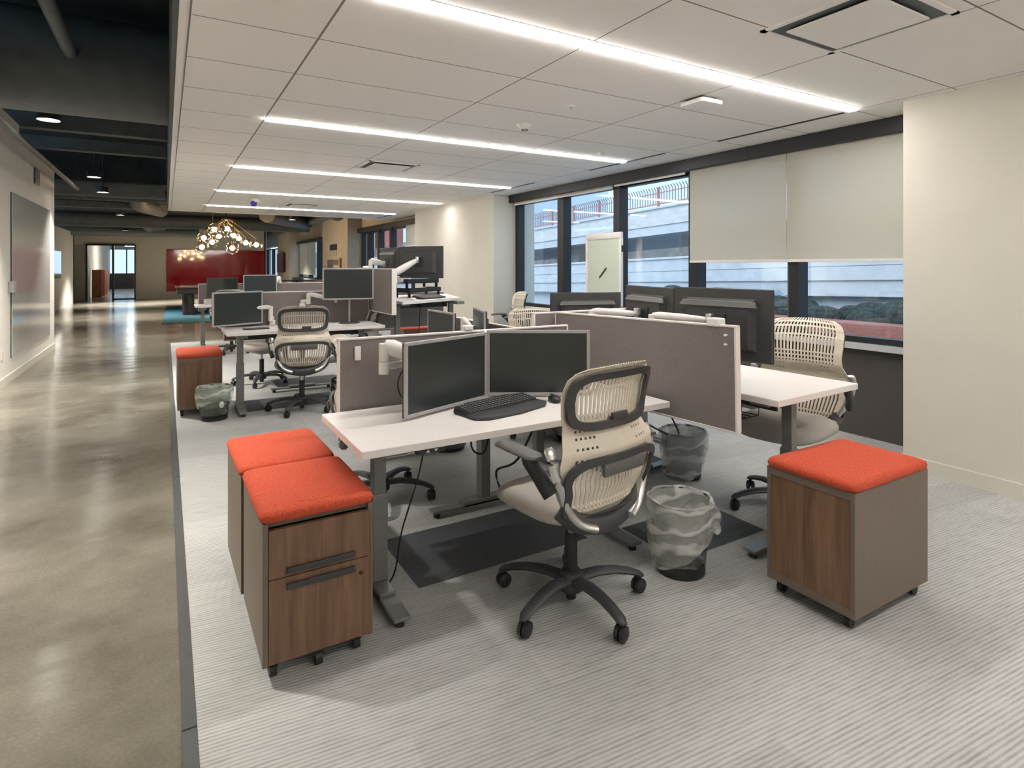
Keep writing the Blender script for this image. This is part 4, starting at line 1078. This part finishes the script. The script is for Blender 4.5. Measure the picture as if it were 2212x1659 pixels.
for z, lb in ((1.12, 'upper'), (1.075, 'lower')):
    o = thing('push_pin', lb + ' white push pin in the near top corner of the big divider', 'push pin', (2.325, 1.86, 0), 0, 'push pins in the big divider')
    MB().cyl((-.020, .02, z), (-.012, .02, z), .004).build('pin_shaft', M['white'], o, smooth=60)
    MB().ball((-.026, .02, z), .0065, 10).build('pin_head', M['white'], o, smooth=60)
desk(2.98, 3.68, 1.40, .62, .80, 2, 'white desk beyond the crossing divider, mostly hidden', legx=(-.58, .5))
panel(2.10, 3.27, 3.62, 3.33, .64, 1.14, 'divider crossing behind the big divider, its short left end showing', th=.034)
monitor(2.755, 3.545, .89, 160 + 3, 'black-backed monitor beyond the crossing divider, below the easel board', w=.565, h=.36, bez='black', ridge=True)
cable([(2.32, 2.78, .70), (2.66, 2.82, .45), (2.98, 2.86, .29), (3.05, 2.90, .33), (2.9, 3.0, .62), (2.6, 3.0, .74)], .006, 'black cable dangling into the bluish-lined wastebasket')
# easel whiteboard by the window
o = thing('easel_whiteboard', 'portable white easel board standing in front of the window', 'whiteboard', (4.66, 5.63, 0), -90)
MB().box(-.30, .30, -.012, .010, .98, 1.78, .004).build('board_face', M['easel'], o)
MB().box(-.34, -.30, -.022, .018, .55, 1.80, .008).box(.30, .34, -.022, .018, .55, 1.80, .008).box(-.34, .34, -.022, .018, 1.78, 1.86, .010).box(-.34, .34, -.022, .018, .93, .98, .006).build('frame', M['white'], o, smooth=40)
for s in (-1, 1):
    MB().tube([(s * .31, 0, .60), (s * .33, -.22, .012)], .014, 10).tube([(s * .31, 0, .60), (s * .33, .22, .012)], .014, 10).build('leg', M['white'], o, smooth=50)
pn = MB(); pn.tube([(-.06, -.020, 1.31), (.07, -.020, 1.43)], .008, 8); pn.build('marker', M['charc'], o, smooth=50)
MB().box(.34, .37, -.02, .03, 1.62, 1.70, .01).build('side_knob', M['black'], o)

# ================================================================== SECOND ROW
desk(1.26, 6.38, 1.53, .62, .82, 0, 'white desk of the second row with the cream chair in front', legx=(-.62, .60))
panel(.52, 6.76, 2.06, 6.76, .67, 1.175, 'divider behind the second row desk')
monitor(.645, 6.56, .846, 25, 'silver monitor turned inward on the left of the second row desk', w=.54, h=.345)
monitor(1.72, 6.40, 1.085, -14, 'silver monitor raised on a stand at the right of the second row desk', w=.54, h=.345)
o = thing('monitor_stand', 'round-based grey stand under the raised second row monitor', 'stand', (1.755, 6.49, .82))
MB().lathe([(.001, .012), (.10, .012), (.115, .004), (.115, 0)], seg=28).build('base_disc', M['black'], o, smooth=50)
MB().cyl((0, 0, .01), (0, 0, .44), .012).build('post', M['bezel'], o, smooth=50)
MB().box(-.02, .02, -.035, .0, .40, .47, .004).build('bracket', M['charc'], o)
arm((.99, 6.73, .86), (.97, 6.70, 1.00), (.67, 6.63, 1.01), 'white upright arm at the right edge of the inward-turned second row monitor', .6)
arm((1.30, 6.73, 1.03), (1.36, 6.70, 1.06), (1.62, 6.56, 1.08), 'unused white arm on the second row divider left of the raised monitor', .6)
tag(MB().box(.66, .90, 6.28, 6.36, .8205, .835, .004).build('flat_device', M['charc']), 'flat dark device lying on the second row desk', 'device')
desk(1.375, 7.72, 1.45, .72, .80, 90, 'sideways white desk behind the second row divider, only legs and feet showing')
# raised desk with black-backed screens
P5 = [(-.55, -.60), (.36, -.12), (.62, .86), (-.55, .80)]
desk(2.73, 6.55, 1.05, .8, 1.07, 0, 'white desk raised to standing height with keyboards and black trays', poly=P5, legx=(-.40, .28))
panel(2.09, 5.97, 2.06, 7.42, .93, 1.425, 'raised divider beside the standing-height desk, its white edge toward the viewer', th=.05)
panel(1.25, 7.52, 3.35, 7.52, .62, 1.10, 'dark shaded divider under and behind the standing-height desk')
monitor(2.50, 6.22, 1.315, 124, 'black-backed monitor on a white arm above the standing-height desk', w=.58, h=.36, bez='black')
monitor(2.43, 7.08, 1.33, 96, 'second black-backed monitor farther left above the standing-height desk', w=.56, h=.35, bez='black', ridge=True)
arm((2.16, 6.25, 1.26), (2.15, 6.12, 1.36), (2.425, 6.165, 1.52), 'big white arm holding the black-backed monitor above the standing-height desk')
arm((2.09, 7.05, 1.40), (2.12, 6.90, 1.46), (2.34, 7.05, 1.48), 'white arm just showing over the raised divider')
for k, (z, dx) in enumerate(((1.24, -.0), (1.13, .03))):
    o = thing('document_tray', ['upper', 'lower'][k] + ' of two black trays on the standing-height desk', 'tray', (2.70 + dx, 6.90, z), 28, 'black trays')
    MB().box(-.30, .30, -.12, .12, 0, .012).box(-.30, .30, -.12, -.11, 0, .055).box(.29, .30, -.12, .12, 0, .055).box(-.30, -.29, -.12, .12, 0, .055).build('tray_shell', M['black'], o)
    for fx in (-.28, .28):
        for fy in (-.095, .105): MB().box(fx - .01, fx + .01, fy - .015, fy + .015, -.06, 0).build('tray_foot', M['black'], o)
o = thing('keyboard', 'black keyboard tilted up on the standing-height desk', 'keyboard', (2.68, 6.42, 1.07), 30)
MB().hexa([(-.22, -.08, .002), (.22, -.08, .002), (.22, .08, .002), (-.22, .08, .002)], [(-.22, -.08, .014), (.22, -.08, .014), (.22, .08, .045), (-.22, .08, .045)], .004).build('case', M['black'], o)
MB().hexa([(-.21, -.07, .016), (.21, -.07, .016), (.21, .07, .043), (-.21, .07, .043)], [(-.21, -.07, .019), (.21, -.07, .019), (.21, .07, .047), (-.21, .07, .047)]).build('keys', M['charc'], o)
o = thing('tissue_box', 'small white box on the upper black tray', 'box', (2.46, 6.76, 1.253), 28)
MB().box(-.07, .07, -.05, .05, 0, .075, .012).build('carton', M['white'], o, smooth=40)
MB().box(-.03, .03, -.02, .02, .075, .078).build('opening', M['bezel'], o)
o = thing('paper_stack', 'pale blue paper pack on the upper black tray', 'paper', (2.78, 6.96, 1.253), 28)
MB().box(-.09, .09, -.06, .06, 0, .07, .003).build('sheets', mat('pale_blue_paper', (.5, .65, .75), .7, noise=.05), o)
MB().box(-.091, -.08, -.061, .061, 0, .071).build('wrapper', M['white'], o)
o = thing('computer_mouse', 'small white mouse at the left of the standing-height desk', 'mouse', (2.36, 6.12, 1.07), 20)
MB().ball((0, 0, .014), .045, sc_=(.65, 1, .42)).build('shell', M['white'], o, smooth=70)
MB().box(-.003, .003, .015, .03, .028, .033).build('scroll_wheel', M['charc'], o)
cable([(2.2, 6.3, 1.0), (2.0, 6.6, .75), (2.15, 6.9, .55), (2.3, 7.0, .40)], .005, 'black cables hanging under the standing-height desk')
cable([(2.6, 6.5, 1.0), (2.62, 6.6, .7), (2.7, 6.8, .45), (2.8, 7.0, .3), (2.95, 7.1, .012)], .005, 'black cable dropping from the standing-height desk to the floor')

# ================================================================== THIRD ROW AND LOUNGE
desk(1.20, 11.86, 1.50, .62, .755, 0, 'farthest white desk, its left corner showing beside the orange pedestal row', legx=(-.62, .60))
panel(.52, 12.20, 3.55, 12.20, .62, 1.125, 'farthest divider, its white corner left of the far monitors')
monitor(.90, 11.80, .89, 30, 'far dark monitor without a silver edge on the farthest desk', w=.60, h=.35, bez='charc')
monitor(1.52, 11.72, .92, 10, 'far silver-edged monitor right of the dark one on the farthest desk', w=.60, h=.37)
arm((1.95, 12.22, 1.12), (1.92, 12.1, 1.15), (1.75, 11.84, 1.10), 'small white arm right of the far silver-edged monitor')
tag(MB().box(.60, .74, 11.9, 12.0, .756, .85, .006).build('desk_box', M['white']), 'small white box on the farthest desk by its left corner', 'box')
tag(MB().prism([(-.08, 17.0), (2.9, 17.0), (3.2, 24.6), (.05, 24.6)], .0005, .014).build('area_rug', M['blue']), 'blue rug on the concrete under the dark game table', 'rug')
o = thing('game_table', 'dark pool table with thick legs on the blue rug', 'game table', (1.75, 20.3, .014))
MB().box(-1.45, 1.45, -.75, .75, .62, .78, .02).build('table_body', M['black'], o)
MB().box(-1.50, 1.50, -.80, .80, .78, .83, .015).build('rail_top', M['mahog'], o)
MB().box(-1.36, 1.36, -.66, .66, .8295, .832).build('playing_cloth', M['sofa'], o)
for sx in (-1, 1):
    for sy in (-1, 1):
        MB().lathe([(.14, .62), (.15, .3), (.16, .0)], (sx * 1.15, sy * .5, 0), 20, cap0=True, cap1=True).build('leg', M['black'], o, smooth=50)
def sofa(x, y, wdt, label, m='sofa', rz=0, h=.80):
    o = thing('lounge_sofa', label, 'sofa', (x, y, 0), rz, 'lounge seats by the far windows')
    MB().box(-wdt / 2, wdt / 2, -.32, .32, .12, .42, .04).build('seat', M[m], o, smooth=40)
    MB().box(-wdt / 2, wdt / 2, -.40, -.26, .12, h, .04).build('backrest', M[m], o, smooth=40)
    for s in (-1, 1): MB().box(s * (wdt / 2 - .05) - .02, s * (wdt / 2 - .05) + .02, -.3, .3, 0, .13).build('leg', M['black'], o)
sofa(3.65, 21.9, .95, 'grey lounge sofa left of the other, by the far shaded window', h=.86)
sofa(4.33, 20.9, .50, 'paler grey lounge seat between the sofa and the dark armchair', 'armrest', h=.86)
sofa(4.30, 19.6, .55, 'dark lounge armchair in front of the poster pier', 'black', h=.88)
o = thing('high_table', 'thin black high table top near the far window', 'table', (4.3, 23.2, 0))
MB().box(-.60, .60, -.3, .3, .90, .93, .01).build('tabletop', M['black'], o)
MB().cyl((0, 0, 0.02), (0, 0, .9), .03).box(-.25, .25, -.2, .2, 0, .02).build('pedestal_leg', M['black'], o)
o = thing('lounge_chair', 'small pale chair at the high table beneath the far lowered shade', 'chair', (4.55, 24.6, 0))
MB().lathe([(.20, .55), (.24, .70), (.25, 1.0)], seg=24).build('shell', M['armrest'], o, smooth=60)
MB().lathe([(.001, .55), (.20, .55)], seg=24).build('seat', M['sofa'], o)
MB().cyl((0, 0, 0.0), (0, 0, .55), .02).lathe([(.2, 0), (.2, .015), (.02, .03)], cap0=True).build('stem', M['silver'], o)
# posters on the tan pier (they face the aisle)
def poster(y0, y1, z0, z1, parts_, label):
    o = thing('poster', label, 'poster', (4.65, (y0 + y1) / 2, 0), 0, 'posters on the tan pier')
    for nm, a0, a1, b0, b1, m in parts_:
        MB().box(-.012, 0, (a0 - .5) * (y1 - y0), (a1 - .5) * (y1 - y0), z0 + b0 * (z1 - z0), z0 + b1 * (z1 - z0)).build(nm, M[m], o)
poster(18.63, 19.53, 1.77, 2.15, [('upper_field', 0, 1, .5, 1, 'posterdark'), ('lower_field', 0, 1, 0, .5, 'posterpale')], 'upper poster, dark above and pale below, on the tan pier')
poster(19.14, 19.86, 1.36, 1.66, [('sheet', 0, 1, 0, 1, 'postergrey')], 'lower left grey sheet on the tan pier')
poster(18.42, 19.10, 1.36, 1.65, [('photo_field', .05, .95, .45, 1, 'postergrey'), ('margin', 0, 1, 0, .45, 'posterpale')], 'lower right sheet with a photo strip on the tan pier')
tag(MB().box(4.60, 4.65, 18.05, 18.15, 1.36, 1.70).build('wall_rod', M['slat']), 'thin red upright rod right of the posters', 'rod')
tag(MB().tube([(4.60, 20.45, .9), (4.63, 20.1, 1.45)], .012, 8).build('leaning_stick', M['slat']), 'thin wooden cue leaning on the tan pier', 'stick')
o = thing('wall_display', 'dark wall-mounted screen on the far tan pier', 'screen', (4.65, 28.55, 0))
MB().box(-.12, -.06, -.80, .85, 1.15, 2.02, .01).build('screen_body', M['mahog'], o)
MB().box(-.06, 0, -.2, .2, 1.4, 1.8).build('wall_bracket', M['black'], o)
# chandelier
o = thing('globe_chandelier', 'branching chandelier with glowing clear glass globes over the lounge', 'chandelier', (1.42, 17.6, 0))
gl = [(1.12, 17.36, 2.42), (0.87, 17.28, 2.19), (1.28, 18.08, 2.28), (1.09, 17.72, 2.1), (0.81, 16.96, 1.94), (1.51, 18.29, 2.51), (1.61, 17.65, 2.29), (1.80, 18.25, 2.24), (1.90, 17.5, 2.09), (1.52, 17.0, 1.93), (2.12, 17.14, 2.03)]
MB().cyl((0, 0, 2.72), (0, 0, 3.15), .02).cyl((-.3, .3, 2.7), (-.3, .3, 3.15), .012).lathe([(.12, 2.70), (.12, 2.74)], seg=20, cap0=True, cap1=True).build('stem', M['brass'], o, smooth=40)
for i, (x, y, z) in enumerate(gl):
    lx, ly_ = x - 1.42, y - 17.6
    k1 = Vector((lx * .4 + .12 * math.sin(i * 2.3), ly_ * .4 + .12 * math.cos(i * 1.7), 2.68 - .05 * (i % 3)))
    MB().tube([(0, 0, 2.72), k1, (lx, ly_, z + .17)], .010, 8).build('branch', M['brass'], o)
    g = MB().ball((lx, ly_, z), .165, 24).build('globe', M['globe'], o, smooth=80)
    MB().ball((lx, ly_, z), .062, 14).build('bulb', M['bulb'], g, smooth=70)
    MB().cyl((lx, ly_, z + .05), (lx, ly_, z + .165), .02).build('lamp_holder', M['brass'], g, smooth=50)

# ================================================================== OUTSIDE THE WINDOWS
def zz(y): return 0.042 * (12.9 - y)           # the ramp climbs toward the viewer's side
OX = 14.0
ya, yb = -8.0, 46.0
def ramp(x0, x1, z0, z1, m='conc'):
    mb = MB()
    mb.hexa([(x0, ya, z0 + zz(ya)), (x1, ya, z0 + zz(ya)), (x1, yb, z0 + zz(yb)), (x0, yb, z0 + zz(yb))], [(x0, ya, z1 + zz(ya)), (x1, ya, z1 + zz(ya)), (x1, yb, z1 + zz(yb)), (x0, yb, z1 + zz(yb))])
    return mb
o = thing('overpass', 'concrete road overpass outside the windows', 'overpass', (0, 0, 0))
ramp(OX, OX + .25, 2.85, 3.43).build('parapet', M['conc'], o)
ramp(OX + .04, OX + 6, 2.55, 2.85).build('deck_girder', M['conc2'], o)
ramp(OX - .06, OX + .3, 3.40, 3.46).build('coping', M['conc2'], o)
for yy in (1.0, 10.4, 20.0, 30.0, 40.0):
    MB().box(OX + 1.2, OX + 1.9, yy, yy + .6, -.5, 2.56 + zz(yy)).build('pier', M['conc'], o)
o = thing('overpass_railing', 'rust-red railing with many upright bars on top of the overpass', 'railing', (0, 0, 0))
for k in range(34):
    y = ya + .5 + 1.55 * k
    MB().box(OX + .08, OX + .15, y, y + .07, 3.43 + zz(y), 4.12 + zz(y)).build('railing_post', M['fence'], o)
ramp(OX + .10, OX + .13, 3.55, 3.59).build('lower_rail', M['fence'], o)
ramp(OX + .10, OX + .13, 3.92, 3.95).build('upper_rail', M['fence'], o)
pk = MB(); y = ya + .6
while y < yb - 1:
    b0 = 3.57 + zz(y)
    pk.tube([(OX + .11, y, b0), (OX + .11, y, b0 + .46), (OX + .02, y, b0 + .56)], .017, 5)
    y += .125
pk.build('railing_bars', M['picket'], o, kind='stuff')
o = thing('barrier_wall', 'long grey grooved concrete barrier below the overpass', 'barrier', (0, 0, 0))
def bz(y): return 0.029 * (12.9 - y)
mb = MB()
for z0, z1, x in ((1.30, 1.667, 13.0), (.98, 1.285, 13.0), (.62, .965, 13.05), (-.5, .60, 13.3)):
    mb.hexa([(x, ya, z0 + bz(ya)), (x + .3, ya, z0 + bz(ya)), (x + .3, yb, z0 + bz(yb)), (x, yb, z0 + bz(yb))], [(x, ya, z1 + bz(ya)), (x + .3, ya, z1 + bz(ya)), (x + .3, yb, z1 + bz(yb)), (x, yb, z1 + bz(yb))])
mb.build('barrier_body', M['conc2'], o)
mb = MB(); mb.hexa([(12.95, ya, 1.66 + bz(ya)), (13.35, ya, 1.66 + bz(ya)), (13.35, yb, 1.66 + bz(yb)), (12.95, yb, 1.66 + bz(yb))], [(12.95, ya, 1.72 + bz(ya)), (13.35, ya, 1.72 + bz(ya)), (13.35, yb, 1.72 + bz(yb)), (12.95, yb, 1.72 + bz(yb))])
mb.build('coping', M['conc'], o)
tag(MB().box(26.0, 26.5, -8, 60, -.5, 3.7).build('abutment_wall', M['conc_dark']), 'brown-grey wall toned dark for the shade in the gap under the overpass', 'wall')
tag(MB().box(10.15, 60, -20, 90, -.55, -.50).build('street', M['asphalt']), 'grey street and pavement outside the windows', 'street')
tag(MB().box(9.6, 10.1, -8, 11.5, -.55, .52).build('brick_kerb_wall', M['brickred']), 'low red brick kerb wall outside the right-hand window', 'kerb wall')
tag(MB().box(5.55, 9.55, -8, 40, .20, .30).build('pavement', M['conc2']), 'pale pavement strip just outside the right-hand window', 'pavement')
hb = MB()
rnd = random.Random(3)
for k in range(150):
    y = -3 + rnd.random() * 16; x = 11.2 + rnd.random() * 1.0; z = -.2 + rnd.random() * .85
    r = .22 + rnd.random() * .2
    hb.ball((x, y, z), r, 8, sc_=(1, 1.2, .9))
hb = hb.build('hedge', M['hedge'])
tag(hb, 'dark evergreen hedge outside the right-hand window', 'hedge')
def car(x, y, rz, colr, label):
    o = thing('parked_car', label, 'car', (x, y, -.50), rz, 'parked cars outside')
    mc = mat('car_paint', colr, .2, metal=.3, coat=.8, noise=.02)
    prof = [(-2.1, .35), (-2.15, .7), (-1.9, .88), (-1.1, .98), (-.55, 1.38), (.75, 1.42), (1.45, 1.02), (2.05, .92), (2.15, .6), (2.1, .35)]
    b = MB(); n = len(prof)
    v, _ = b._new([(-.85, px, pz) for px, pz in prof] + [(.85, px, pz) for px, pz in prof], [tuple(range(n)), tuple(reversed(range(n, 2 * n)))] + [(i, n + i, n + (i + 1) % n, (i + 1) % n) for i in range(n)])
    b.build('car_body', mc, o)
    g = MB(); gp = [(-1.02, 1.0), (-.56, 1.33), (.72, 1.37), (1.3, 1.03)]
    for s in (-1, 1):
        g._new([(s * .856, px, pz) for px, pz in gp], [(0, 1, 2, 3)])
    g._new([(-.7, -1.06, 1.01), (.7, -1.06, 1.01), (.66, -.60, 1.36), (-.66, -.60, 1.36)], [(0, 1, 2, 3)])
    g.build('windows', M['winblue'], o)
    for sx in (-1, 1):
        for yy in (-1.35, 1.35):
            MB().cyl((sx * .70, yy, .33), (sx * .88, yy, .33), .33, seg=20).build('wheel', M['black'], o, smooth=40)
car(11.9, 9.4, 0, (.42, .48, .52), 'pale silver car parked outside, left of the hedge')
car(12.0, 4.2, 0, (.10, .13, .15), 'dark car outside behind the hedge, its windscreen showing')
tag(MB().box(20.4, 22.0, 60, 66, -.5, 14).build('red_brick_building', M['bred']), 'red brick building seen through the middle window', 'building')
o = thing('office_tower', 'pale tower far off behind the overpass railing', 'building', (41, 42, -.5))
MB().box(-6, 6, 14, 34, 0, 24).build('tower_body', M['bwhite'], o)
for k in range(7):
    for q in range(4):
        MB().box(-6.08, -6.0, 15.5 + q * 4.8, 18.6 + q * 4.8, 2.5 + k * 3.1, 4.4 + k * 3.1).build('window', M['winblue'], o)
o = thing('apartment_block', 'white apartment block left of the red brick one, seen through the middle window', 'building', (14, 64, -.5))
MB().box(-4, 6.2, 0, 8, 0, 16).build('block_body', M['white'], o)
for k in range(5):
    for q in range(4): MB().box(-3.4 + q * 2.4, -2.2 + q * 2.4, -.08, 0, 1.8 + 2.9 * k, 3.4 + 2.9 * k).build('window', M['winblue'], o)
tag(MB().box(30, 42, 14, 27, -.5, 7.4).build('low_building', M['bwhite']), 'pale low building beyond the overpass railing', 'building')
